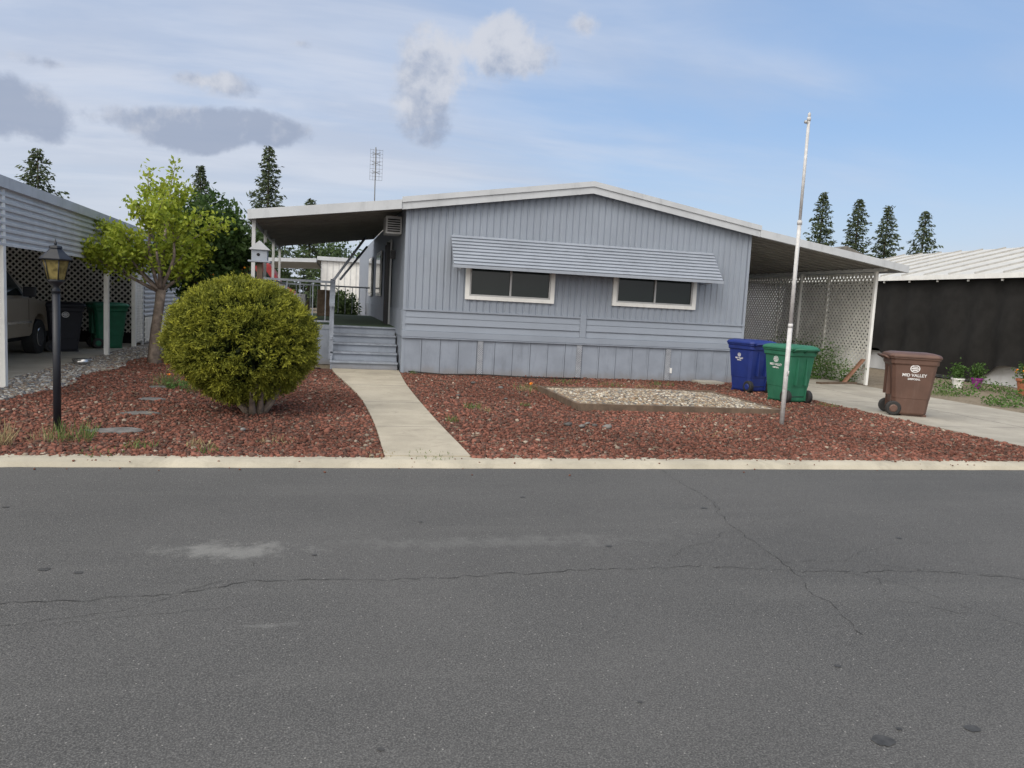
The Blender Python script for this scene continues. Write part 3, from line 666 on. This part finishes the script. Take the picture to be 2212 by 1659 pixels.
# ------------------------------------------------------------ foliage makers
def grow(P,D,L,r,depth,segs,tips,branch=3,spread=.6,up=.15,shrink=.68):
    n=4; path=[P.copy()];rad=[r]; d=D.copy(); p=P.copy()
    for i in range(n):
        d=(d+np.array([random.gauss(0,.12),random.gauss(0,.12),random.gauss(0,.06)+up*.3])); d/=np.linalg.norm(d)
        p=p+d*L/n; path.append(p.copy()); rad.append(r*(1-(i+1)/n*.45))
        if depth<=1: tips.append((p.copy(),d.copy()))
    segs.append(([tuple(q) for q in path],rad))
    if depth>0:
        for k in range(branch):
            nd=d+np.array([random.gauss(0,spread),random.gauss(0,spread),random.gauss(0,spread*.6)+up]); nd/=np.linalg.norm(nd)
            q=path[random.choice([2,3,4])] if k else path[-1]
            grow(np.array(q),nd,L*shrink*random.uniform(.75,1.2),rad[-1]*.8,depth-1,segs,tips,branch,spread,up,shrink)
def crown(tips,per,sp,L,W,c0,c1,droop=0):
    T=np.array([t[0] for t in tips]); n=len(T)*per
    C=np.repeat(T,per,axis=0)+rng.normal(size=(n,3))*sp
    clump=np.repeat(rng.uniform(0,1,len(T)),per)
    f=np.clip(.5*clump+.5*rng.uniform(size=n),0,1)[:,None]
    col=np.array(c0)*(1-f)+np.array(c1)*f
    D=rng.normal(size=(n,3)); D[:,2]-=droop
    return leafset(C,D,rng.uniform(.6,1.2,n)*L,rng.uniform(.7,1.2,n)*W,col)

T=root('plum_tree',(-3.58,16.8,0)); segs=[([(-3.58,16.8,-.05),(-3.60,16.8,.15),(-3.57,16.8,.7),(-3.50,16.8,1.2),(-3.47,16.8,1.5)],[.16,.12,.10,.095,.10])];tips=[]
for (dx,dy,dz,L) in [(-.75,.1,.8,1.0),(-.35,-.3,1,1.25),(.05,.2,1.1,1.35),(.4,-.15,1,1.1),(.65,.3,.75,.75),(-1,-.2,.45,.85),(-.25,.5,1,1.15),(.2,-.5,.9,.9),(-.6,-.4,.6,.8)]:
    d=np.array([dx,dy,dz]);d/=np.linalg.norm(d)
    grow(np.array([-3.48,16.8,1.45]),d,L,.042,2,segs,tips,3,.45,.10,.6)
multitube('trunk_and_limbs',segs,'bark',T,7)
V,F,c=crown(tips,17,.085,.11,.06,(.15,.22,.02),(.42,.47,.055)); arr('leaves',V,F,'leaf',c,T)
T=root('orange_tree',(-3.0,18.6,0)); segs=[([(-2.95,18.6,-.05),(-2.98,18.6,.6),(-3.05,18.6,1.3)],[.13,.10,.09])];tips=[]
tube('lean_stub',[(-2.9,18.5,.8),(-3.25,18.3,1.35)],[.07,.05],'barkd',T,8)
for k in range(10):
    a=2*math.pi*k/10; d=np.array([math.cos(a)*.6,math.sin(a)*.6,random.uniform(.3,1.6)]); d/=np.linalg.norm(d)
    grow(np.array([-3.05,18.6,1.35]),d,.95,.05,2,segs,tips,3,.55,.12,.62)
for k in range(520):
    d=unit(rng.normal(size=(1,3)))[0]; d=d*rng.uniform(.55,1.0); tips.append((np.array([-2.92+d[0]*1.0,18.6+d[1]*1.0,2.35+d[2]*1.3]),d))
multitube('trunk_and_limbs',segs,'barkd',T,6)
V,F,c=crown(tips,17,.10,.14,.075,(.02,.05,.012),(.085,.145,.035),.2); arr('leaves',V,F,'leaf',c,T)
P=np.array([t[0] for t in random.sample(tips,10)]); rocks('oranges',P,np.full(10,.04),np.tile([.75,.28,.02],(10,1)),'peb',T,1,.02,True)

# juniper ball: clumped sprays
T=root('juniper_bush',(-1.18,10.45,0)); cx,cy,cz=-1.17,10.45,.93
rad=np.array([.94,.92,.79])
def lump(d):
    return 1+.035*np.sin(5*d[:,0]+2*d[:,2])*np.sin(4*d[:,1]+1)+.03*np.sin(9*d[:,2]+3*d[:,0]+2)*np.sin(8*d[:,0]-5*d[:,1])
def shape(d,f):
    lowm=np.where(d[:,2]<-.3,1-.28*(-d[:,2]-.3),1)
    P=d*rad*(lump(d)*f)[:,None]; P[:,0]*=lowm; P[:,1]*=lowm
    return P+np.array([cx,cy,cz])
nc=1900; dc=unit(rng.normal(size=(nc,3))); fc=rng.uniform(.90,.99,nc)
perC=11; d=unit(np.repeat(dc,perC,axis=0)+rng.normal(size=(nc*perC,3))*.035)
off=np.linalg.norm(d-np.repeat(dc,perC,axis=0),axis=1)
f=np.repeat(fc,perC)+rng.uniform(-.03,.04,nc*perC)-off*.9
P=shape(d,f); ns=len(P)
per=8; C=np.repeat(P,per,axis=0)
axisC=np.repeat(unit(dc+rng.normal(size=(nc,3))*.35+np.array([0,0,.25])),perC,axis=0)
cd=unit(axisC+rng.normal(size=(ns,3))*.45); cdr=np.repeat(cd,per,axis=0)
t=np.tile(np.linspace(0,.09,per),ns)[:,None]
C=C+cdr*t+rng.normal(size=C.shape)*.006; D=unit(cdr+rng.normal(size=C.shape)*.45)
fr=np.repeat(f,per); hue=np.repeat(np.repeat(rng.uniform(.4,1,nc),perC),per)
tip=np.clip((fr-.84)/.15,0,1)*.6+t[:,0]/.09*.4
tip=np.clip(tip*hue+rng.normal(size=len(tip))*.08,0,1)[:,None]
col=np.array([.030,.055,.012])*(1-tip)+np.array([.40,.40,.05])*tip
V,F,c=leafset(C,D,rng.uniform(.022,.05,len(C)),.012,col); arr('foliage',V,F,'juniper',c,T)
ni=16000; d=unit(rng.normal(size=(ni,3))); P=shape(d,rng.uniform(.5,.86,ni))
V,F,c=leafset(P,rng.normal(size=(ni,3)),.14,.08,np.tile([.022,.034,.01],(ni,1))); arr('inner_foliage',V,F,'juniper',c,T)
segs=[];tips=[]
for k in range(8):
    a=k*.9; grow(np.array([-1.0+.08*math.cos(a),10.4+.08*math.sin(a),-.02]),unit(np.array([[math.cos(a)*.6-.1,math.sin(a)*.6,.8]]))[0],.4,.055,1,segs,tips,2,.4,.2)
multitube('stems',segs,'bark',T,6)

def weeds(name,specs,parent=None):
    Cs=[];Ds=[];Ls=[];Ws=[];cc=[]
    for (x,y,r,h,n,kind) in specs:
        for i in range(n):
            a=random.uniform(0,6.28);q=r*math.sqrt(random.random()); l=h*random.uniform(.4,1.1)
            dx,dy=random.gauss(0,.35),random.gauss(0,.35); D=np.array([dx,dy,1.]);D/=np.linalg.norm(D)
            b=np.array([x+q*math.cos(a),y+q*math.sin(a),0])
            if kind=='leafy':
                b=b+D*l*random.random(); D=unit(np.array([[random.gauss(0,1),random.gauss(0,1),random.gauss(.3,.6)]]))[0]; L=.07;W=.035
            else: L=l;W=.008; b=b+D*l*.5
            Cs.append(b);Ds.append(D);Ls.append(L);Ws.append(W)
            g={'green':(.13,.19,.055),'dry':(.36,.30,.16),'leafy':(.09,.17,.04)}[kind]
            cc.append(np.array(g)*random.uniform(.6,1.3))
    V,F,c=leafset(np.array(Cs),np.array(Ds),np.array(Ls),np.array(Ws),np.array(cc)); return arr(name,V,F,'leaf',c,parent)
weeds('weeds',[(-2.55,8.35,.22,.24,120,'green'),(-2.7,8.3,.25,.2,60,'dry'),(-3.1,8.0,.15,.3,120,'dry'),(-1.85,8.0,.15,.12,60,'green'),(-1.3,8.1,.15,.1,60,'dry'),(-1.2,7.8,.12,.09,40,'green'),(-.6,8.4,.2,.08,50,'dry'),
  (-2.55,12.9,.25,.28,110,'green'),(-2.35,12.7,.2,.2,70,'leafy'),(-2.1,12.2,.1,.25,30,'green'),(2.0,11.2,.12,.12,60,'green'),(2.15,10.9,.08,.1,30,'dry'),(2.9,11.6,.1,.08,40,'green'),(1.5,9.9,.1,.12,40,'green'),
  (1.6,16.2,.1,.12,40,'green'),(4.6,15.2,.3,.12,80,'green'),(5.5,14.8,.3,.12,80,'green'),(6.2,14.6,.3,.1,80,'dry'),(6.8,15.3,.3,.12,80,'green'),(3.4,13.6,.15,.14,40,'dry'),(3.5,13.9,.3,.15,60,'green'),
  (.95,7.70,.25,.05,70,'green'),(-2.1,7.72,.2,.06,50,'green'),(.45,7.75,.2,.05,50,'dry'),(5.5,10.6,.4,.06,60,'dry'),(7.6,12.0,.3,.07,60,'dry'),(8.9,12.5,.2,.08,60,'green'),(5.0,9.3,.4,.06,50,'dry')])
weeds('garden_plants',[(13.6,13.3,.4,.25,300,'leafy'),(14.6,12.6,.4,.25,300,'leafy'),(14.2,15.2,.5,.3,300,'leafy'),(15.5,14.6,.5,.3,300,'leafy'),(13.5,11.3,.5,.15,250,'leafy'),(16.3,16.3,.5,.3,300,'leafy'),(15.4,17.5,.7,.3,300,'leafy'),(14.4,10.6,.5,.2,250,'leafy'),(17.0,14.2,.4,.5,400,'leafy'),(13.4,14.8,.3,.2,120,'green')])
weeds('lattice_vine',[(12.6,18.2,.45,1.15,1500,'leafy'),(12.7,19.4,.4,1.3,1200,'leafy'),(12.8,17.3,.2,.6,400,'leafy'),(12.7,20.8,.4,.9,700,'leafy')])
def poppy(x,y,h):
    R=root('poppy_flower',(x,y,0)); tube('stem',[(x,y,0),(x+.01,y,h)],.003,'leafg',R,4)
    V=[];F=[]
    for k in range(4):
        a=k*math.pi/2; n=len(V)
        V+=[(x+.01,y,h),(x+.01+.03*math.cos(a-.6),y+.03*math.sin(a-.6),h+.025),(x+.01+.04*math.cos(a),y+.04*math.sin(a),h+.03),(x+.01+.03*math.cos(a+.6),y+.03*math.sin(a+.6),h+.025)]; F.append((n,n+1,n+2,n+3))
    mesh('petals',V,F,'orange',R)
for p in [(-2.6,12.95,.35),(-2.4,12.8,.3),(-2.5,12.6,.22),(-2.2,12.3,.18),(-2.25,12.1,.3),(3.25,12.7,.22),(3.35,13.05,.2),(14.3,12.5,.25)]: poppy(*p)

# ------------------------------------------------------------ distant conifers
def redwood(name,x,y,h,R,seed):
    r=np.random.default_rng(seed); E=root(name,(x,y,0))
    tube('trunk',[(x,y,0),(x,y,h*.5),(x,y,h*.985)],[h*.018,h*.010,.03],'barkd',E,7)
    Cs=[];Ds=[];f_=[]
    nb=int(h*15)
    for k in range(nb):
        t=.10+.89*(k/nb)**.93; z=h*t
        env=R*((1-t)**.70)+.14
        a=k*2.399+r.uniform(-.6,.6); big=r.uniform()<.2
        l=env*(r.uniform(.95,1.2) if big else r.uniform(.45,.98)); m_=max(10,int(60*l/R))
        s=r.uniform(.0,1,m_)**.7
        wv=.10+.24*(1-s)*min(1,l/1.5)
        droop=r.uniform(.12,.34); zj=r.uniform(-.25,.25)
        lat=r.normal(size=m_)*wv*1.5
        px_=x+np.cos(a)*l*s-np.sin(a)*lat; py_=y+np.sin(a)*l*s+np.cos(a)*lat
        pz=z+zj*(1-t)-l*droop*s+l*.18*s*s-np.abs(r.normal(size=m_))*.16
        Cs.append(np.stack([px_,py_,pz],1))
        Ds.append(np.stack([np.cos(a)+r.normal(size=m_)*.6,np.sin(a)+r.normal(size=m_)*.6,-.35+r.normal(size=m_)*.45],1)); f_.append(np.clip(s*.5+r.uniform(0,.3,m_)+r.uniform(0,.25),0,1))
    C=np.concatenate(Cs);D=np.concatenate(Ds);f=np.concatenate(f_)[:,None]
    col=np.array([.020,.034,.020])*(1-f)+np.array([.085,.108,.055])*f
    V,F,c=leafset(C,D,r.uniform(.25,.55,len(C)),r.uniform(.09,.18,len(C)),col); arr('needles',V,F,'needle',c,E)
redwood('redwood_tree',-6.3,73.3,14.5,3.4,1); redwood('redwood_tree',-12.2,74.6,12.5,2.4,2); redwood('redwood_tree',-22.6,66.8,11.6,4.2,3); redwood('redwood_tree',-2.6,72.5,10.1,2.4,4)
redwood('redwood_tree',50.9,75.5,15.4,3.6,5); redwood('redwood_tree',54.7,74.6,14.9,3.5,6); redwood('redwood_tree',57.8,73.9,14.4,3.4,7); redwood('redwood_tree',61.8,73.0,14.0,4.0,8)
n=26000; x=rng.uniform(-90,110,n); hh=3.6+1.3*np.sin(x*.35)+1.0*np.sin(x*.9+1)+.6*np.sin(x*2.1)
z=rng.uniform(0,1,n)**.8*hh; y=rng.uniform(84,88,n); f=rng.uniform(.4,1,n)[:,None]
V,F,c=leafset(np.stack([x,y,z],1),rng.normal(size=(n,3)),rng.uniform(.5,1.1,n),.5,np.array([.07,.10,.04])*f); arr('distant_treeline',V,F,'leaf',c)
def blob(name,x,y,z0,z1,r,n,c0,c1,L=.2):
    nc=60; cc_=unit(rng.normal(size=(nc,3)))*rng.uniform(.3,.85,(nc,1)); k=rng.integers(0,nc,n)
    d=cc_[k]+rng.normal(size=(n,3))*.13; zc=(z0+z1)/2
    P=np.array([x,y,zc])+d*np.array([r,r,(z1-z0)/2]); f=np.clip(rng.uniform(size=n)*.5+.5*rng.uniform(size=nc)[k],0,1)[:,None]
    E=root(name,(x,y,0)); V,F,c=leafset(P,rng.normal(size=(n,3)),L,L*.5,np.array(c0)*(1-f)+np.array(c1)*f); arr('leaves',V,F,'leaf',c,E)
    tube('trunk',[(x,y,0),(x,y,zc)],[.12,.06],'barkd',E,6)
for a in [(-5.5,60,.5,6.8,3.2),(-.2,58,.5,6.0,2.4),(-9.5,50,.5,4.2,2.5),(-14,48,.5,4.5,2.6),(-4.0,32,.2,1.7,1.0),(.2,29.5,.2,1.9,.7),(-3.2,26,.1,1.3,.8)]:
    blob('shade_tree' if a[3]>3 else 'shrub',*a,4000,(.025,.045,.018),(.09,.14,.045),.28 if a[3]>3 else .12)

# ------------------------------------------------------------ left neighbour
NH=root('mobile_home',(-7.5,20,0))
def nx(y): return -4.66-.035*(y-12.36)
def ribs(name,y0,y1,z0,z1,per,dep,m,parent,off=0):
    z=z0;prof=[]
    while z<z1:
        prof+=[(0,z),(0,z+per*.35),(dep,z+per*.5),(dep,z+per*.85)]; z+=per
    prof=[p for p in prof if p[1]<=z1]+[(0,z1)]
    V=[];F=[]
    for (d,zz) in prof: V+=[(nx(y0)-d+off,y0,zz),(nx(y1)-d+off,y1,zz)]
    for i in range(len(prof)-1): F.append((2*i,2*i+1,2*i+3,2*i+2))
    return mesh(name,V,F,m,parent)
ribs('carport_side_panel',9,21.6,2.03,2.83,.10,.03,'white_dull',NH,.05)
hexa('carport_fascia',[(nx(9)+.04,9,2.83),(nx(9)+.09,9,2.83),(nx(22)+.09,22,2.83),(nx(22)+.04,22,2.83),(nx(9)+.04,9,2.99),(nx(9)+.09,9,2.99),(nx(22)+.09,22,2.99),(nx(22)+.04,22,2.99)],'trim',NH)
hexa('carport_roof',[(-12,9,2.9),(nx(9)+.038,9,2.9),(nx(22)+.038,22,2.9),(-12,22,2.9),(-12,9,2.97),(nx(9)+.038,9,2.97),(nx(22)+.038,22,2.97),(-12,22,2.97)],'roofw',NH)
for yy in (12.3,18.2,20.9): box('carport_post',nx(yy)-.05,nx(yy)+.045,yy,yy+.09,0,2.82,'white',NH)
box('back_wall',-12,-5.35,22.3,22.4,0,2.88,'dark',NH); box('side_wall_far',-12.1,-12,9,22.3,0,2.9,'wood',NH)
lattice('back_lattice',(-11.5,22.2,.3),(1,0,0),6.2,2.2,.15,.04,'lattice',NH,.01)
lattice('side_lattice',(nx(20.9)+.0,21.0,.1),(-.035,1,0),1.0,2.0,.13,.035,'lattice',NH,.01)
box('side_panel_post',nx(22)-.03,nx(22)+.03,21.9,21.98,0,2.82,'white_dull',NH)
ribs('house_side_wall',22.1,36,.75,2.9,.12,.03,'white_dull',NH,.03)
hexa('house_body',[(-11.5,22.45,0),(nx(22.45)-.02,22.45,0),(nx(36)-.02,36,0),(-11.5,36,0),(-11.5,22.45,2.95),(nx(22.45)-.02,22.45,2.95),(nx(36)-.02,36,2.95),(-11.5,36,2.95)],'white_dull',NH)
lattice('skirt_lattice',(nx(22.1)+.03,22.1,.05),(-.035,1,0),13.5,.65,.14,.045,'lattice',NH,.01)
hexa('house_roof',[(-11.8,22.1,2.98),(nx(22)+.15,22.1,2.98),(nx(36)+.15,36.2,2.98),(-11.8,36.2,2.98),(-11.8,22.1,3.12),(nx(22)+.15,22.1,3.1),(nx(36)+.15,36.2,3.1),(-11.8,36.2,3.12)],'trim',NH)

TR=root('pickup_truck',(-7.1,16.2,0)); x0,x1=-8.05,-6.12
body=[(13.6,.50),(13.6,1.15),(15.55,1.15),(15.55,1.18),(17.55,1.20),(18.75,1.08),(18.95,.95),(18.98,.52),(18.62,.48)]
def arch(cy,r,n=8): return [(cy+r*math.cos(t),.40+r*math.sin(t)) for t in np.linspace(.15,math.pi-.15,n)]
body+=arch(18.12,.46)+[(17.55,.42),(15.2,.42)]+arch(14.75,.46)+[(14.2,.48)]
extr('body',body,'x',x0,x1,'paintbeige',TR,bevel=.03)
ca=[(15.5,1.15),(15.62,1.80),(15.75,1.86),(16.75,1.86),(16.95,1.80),(17.62,1.18)]
V=[(x1-.02-(z-1.15)*.28,y,z) for y,z in ca]+[(x0+.02+(z-1.15)*.28,y,z) for y,z in ca]
mesh('cab',V,[tuple(range(6)),tuple(range(6,12))]+[(i,(i+1)%6,(i+1)%6+6,i+6) for i in range(6)],'paintbeige',TR,bevel=.02)
def sg(name,pts): mesh(name,[(x1-.012-(z-1.15)*.28,y,z) for y,z in pts],[tuple(range(len(pts)))],'glass',TR)
sg('side_window',[(16.35,1.24),(16.35,1.76),(16.85,1.76),(17.4,1.24)]); sg('rear_side_window',[(15.65,1.24),(15.72,1.74),(16.27,1.76),(16.27,1.24)])
mesh('windshield',[(x1-.1,17.60,1.25),(x0+.1,17.60,1.25),(x0+.22,17.02,1.78),(x1-.22,17.02,1.78)],[(0,1,2,3)],'glass',TR)
boxes('panel_gap',[(x1-.0,x1+.003,16.30,16.312,.55,1.14),(x1-.0,x1+.003,17.50,17.512,.6,1.17),(x1-.0,x1+.003,15.56,15.572,.5,1.14)],'rubber',TR)
box('mirror',x1-.02,x1+.2,17.25,17.36,1.22,1.42,'black',TR,bevel=.02)
for cyw in (18.12,14.75):
    for s,xx in ((1,x1),(-1,x0)):
        tube('wheel',[(xx-.24*s,cyw,.37),(xx-.02*s,cyw,.37),(xx,cyw,.37)],[.37,.37,.33],'rubber',TR,24,smooth=False); tube('rim',[(xx-.01*s,cyw,.37),(xx+.008*s,cyw,.37)],[.22,.19],'chrome',TR,16,smooth=False)
box('wheel_well',x0+.05,x1-.25,14.2,18.7,.3,.6,'dark',TR)
box('bumper',x0,x1,18.98,19.08,.45,.65,'chrome',TR,bevel=.02); box('door_handle',x1-.01,x1+.02,15.75,15.9,1.02,1.06,'black',TR); box('body_molding',x1-.005,x1+.015,15.3,17.6,.68,.73,'chrome',TR)
BW=root('metal_bowl',(-4.7,16.0,0)); tube('bowl',[(-4.7,16.0,.01),(-4.7,16.0,.03),(-4.7,16.0,.12),(-4.7,16.0,.115)],[.12,.14,.17,.15],'bowl',BW,20)

BH=root('mobile_home',(.5,46,0))
box('body',-.9,5,42,56,0,3.3,'white',BH); box('roof',-1.1,5.2,41.8,56.2,3.3,3.5,'trim',BH)
boxes('siding_ribs',[(-.9+k*.3,-.87+k*.3,41.975,42,.6,3.3) for k in range(20)],'white_dull',BH)
hexa('carport_roof',[(-6.5,41,2.95),(-1.12,41,3.15),(-1.12,52,3.15),(-6.5,52,2.95),(-6.5,41,3.1),(-1.12,41,3.35),(-1.12,52,3.35),(-6.5,52,3.1)],'trim',BH)
boxes('carport_posts',[(-6.4,-6.3,41.2,41.3,0,2.95),(-3.6,-3.5,41.2,41.3,0,3.0)],'white',BH); box('skirting',-.95,5.05,41.93,41.97,0,.6,'skirt',BH)
VH=root('red_van',(-4.2,37,0))
extr('body',[(-6.0,.45),(-6.0,1.9),(-5.8,2.75),(-3.0,2.8),(-2.5,1.9),(-1.9,1.6),(-1.8,.5)],'y',36.2,38,'red',VH,bevel=.06)
extr('side_window',[(-4.0,1.8),(-4.0,2.4),(-3.1,2.4),(-2.7,1.8)],'y',36.18,36.195,'glass',VH); extr('side_window_b',[(-5.6,1.8),(-5.5,2.4),(-4.2,2.4),(-4.2,1.8)],'y',36.18,36.195,'glass',VH)
for xx in (-5,-2.7): tube('wheel',[(xx,36.15,.35),(xx,36.4,.35)],.35,'rubber',VH,20)

# ------------------------------------------------------------ right neighbour
RN=root('mobile_home',(22,25,0))
EX=18.2
nn=120;V=[];F=[]
for i in range(nn+1):
    y=14+ (29-14)*i/nn; w=.055*math.sin(y*5.2+math.sin(y*1.7))+.04*math.sin(y*2.1+1)
    zb=.50+.16*math.sin(y*.84+.6)+.07*math.sin(y*3.6)-.3*math.exp(-((y-19.5)/1.0)**2)
    for j in range(9):
        u_=1-j/8; z=zb+(3.06-.04*abs(math.sin(y*2.6))-zb)*j/8; V.append((EX-.12*u_+w*(.35+u_**.7*1.3)+.05*math.sin(j*1.3+y*1.4)*u_,y,z))
F=[(i*9+j,i*9+j+1,(i+1)*9+j+1,(i+1)*9+j) for i in range(nn) for j in range(8)]
mesh('shade_cloth',V,F,'cloth',RN,True)
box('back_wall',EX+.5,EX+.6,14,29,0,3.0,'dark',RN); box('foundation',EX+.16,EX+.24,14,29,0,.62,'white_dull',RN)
boxes('cloth_clips',[(EX-.16,EX-.13,14.5+k*1.2,14.56+k*1.2,2.93,3.03) for k in range(12)],'white',RN)
def rz(x): return 3.15+(x-18.05)*.26
mesh('roof',[(18.05,13,3.15),(23,13,rz(23)),(28,13,3.15),(18.05,28.5,3.15),(23,28.5,rz(23)),(28,28.5,3.15),(18.05,13,3.05),(28,13,3.05),(18.05,28.5,3.05),(28,28.5,3.05)],[(0,1,4,3),(1,2,5,4),(0,3,8,6),(0,1,2,7,6),(3,4,5,9,8),(6,7,9,8)],'roofw',RN)
V=[];F=[]
for k in range(16):
    y=13.1+k*1.0
    n=len(V);V+=[(18.05,y,3.152),(18.05,y+.04,3.152),(23,y+.04,rz(23)+.002),(23,y,rz(23)+.002),(18.05,y,3.20),(18.05,y+.04,3.20),(23,y+.04,rz(23)+.05),(23,y,rz(23)+.05)]
    F+=[tuple(i+n for i in q) for q in [(4,5,6,7),(0,1,5,4),(1,2,6,5),(2,3,7,6),(3,0,4,7)]]
mesh('roof_seams',V,F,'seam',RN)
box('eave_gutter',17.95,18.048,13,28.5,3.0,3.14,'white',RN)
RB=root('mobile_home',(26,36,0))
box('body',17,27,31,45,0,3.0,'white_dull',RB); mesh('roof',[(16.6,30.6,3.05),(27.4,30.6,3.05),(22,30.6,4.9),(16.6,45.4,3.05),(27.4,45.4,3.05),(22,45.4,4.9)],[(0,1,2),(3,4,5),(0,2,5,3),(2,1,4,5),(0,1,4,3)],'shingle',RB)
def pot(x,y,r,h,m,plant):
    R=root('flower_pot',(x,y,0)); tube('pot',[(x,y,0),(x,y,h*.85),(x,y,h*.86),(x,y,h)],[r*.7,r*.95,r*1.08,r*1.08],m,R,18,smooth=False)
    n=350; P=np.array([x,y,h+.15])+rng.normal(size=(n,3))*np.array([r*.6,r*.6,.12]); V,F,c=leafset(P,rng.normal(size=(n,3)),.08,.04,np.array([.07,.14,.03])*rng.uniform(.6,1.3,(n,1))); arr('plant',V,F,'leaf',c,R)
    if plant: P=np.array([x,y,h+.25])+rng.normal(size=(14,3))*np.array([r*.6,r*.6,.1]); rocks('blossoms',P,np.full(14,.03),np.tile([.8,.22,.03],(14,1)),'peb',R,1,.1)
pot(16.6,15.6,.22,.4,'terra',True); pot(16.1,14.9,.2,.35,'teal',True); pot(16.4,16.9,.14,.28,'purple',False); pot(15.9,14.0,.25,.35,'terra',True); pot(15.9,17.0,.15,.25,'white',False); pot(14.9,13.2,.22,.3,'terra',True)
hexa('wood_plank',[(11.6,16.6,.02),(12.9,17.0,.02),(12.85,17.15,.02),(11.55,16.75,.02),(11.6,16.6,.06),(12.9,17.0,.06),(12.85,17.15,.06),(11.55,16.75,.06)],'wood')
hexa('wood_plank',[(12.4,16.9,.02),(12.46,16.87,.02),(12.46,16.95,.02),(12.4,16.98,.02),(13.0,17.0,.65),(13.06,16.97,.65),(13.06,17.05,.65),(13.0,17.08,.65)],'redwood_plank')
box('paving_slab',8.0,8.6,15.85,16.3,.0,.06,'conc')
tube('garden_hose',[(-.3,16.4,.05),(-1.2,16.2,.04),(-2.0,16.3,.04)],.012,'hose')
tube('garden_hose',[(1.5,16.3,.05),(2.2,16.0,.04),(3.0,16.1,.05),(4.0,15.8,.05),(5.2,15.9,.04)],.012,'hose')

BD=root('birdhouse',(-1.46,15.5,0)); bx_,by_=-1.46,15.5
box('post',bx_-.05,bx_+.05,by_-.05,by_+.05,0,2.12,'wood',BD)
box('platform',bx_-.2,bx_+.2,by_-.2,by_+.2,2.12,2.15,'awn',BD)
box('house',bx_-.14,bx_+.14,by_-.14,by_+.14,2.15,2.345,'awn',BD)
extr('gable_roof',[(bx_-.19,2.35),(bx_+.19,2.35),(bx_,2.52)],'y',by_-.18,by_+.18,'trim',BD)
tube('entry_hole',[(bx_-.02,by_-.142,2.26),(bx_-.02,by_-.146,2.26)],.03,'dark',BD,14)
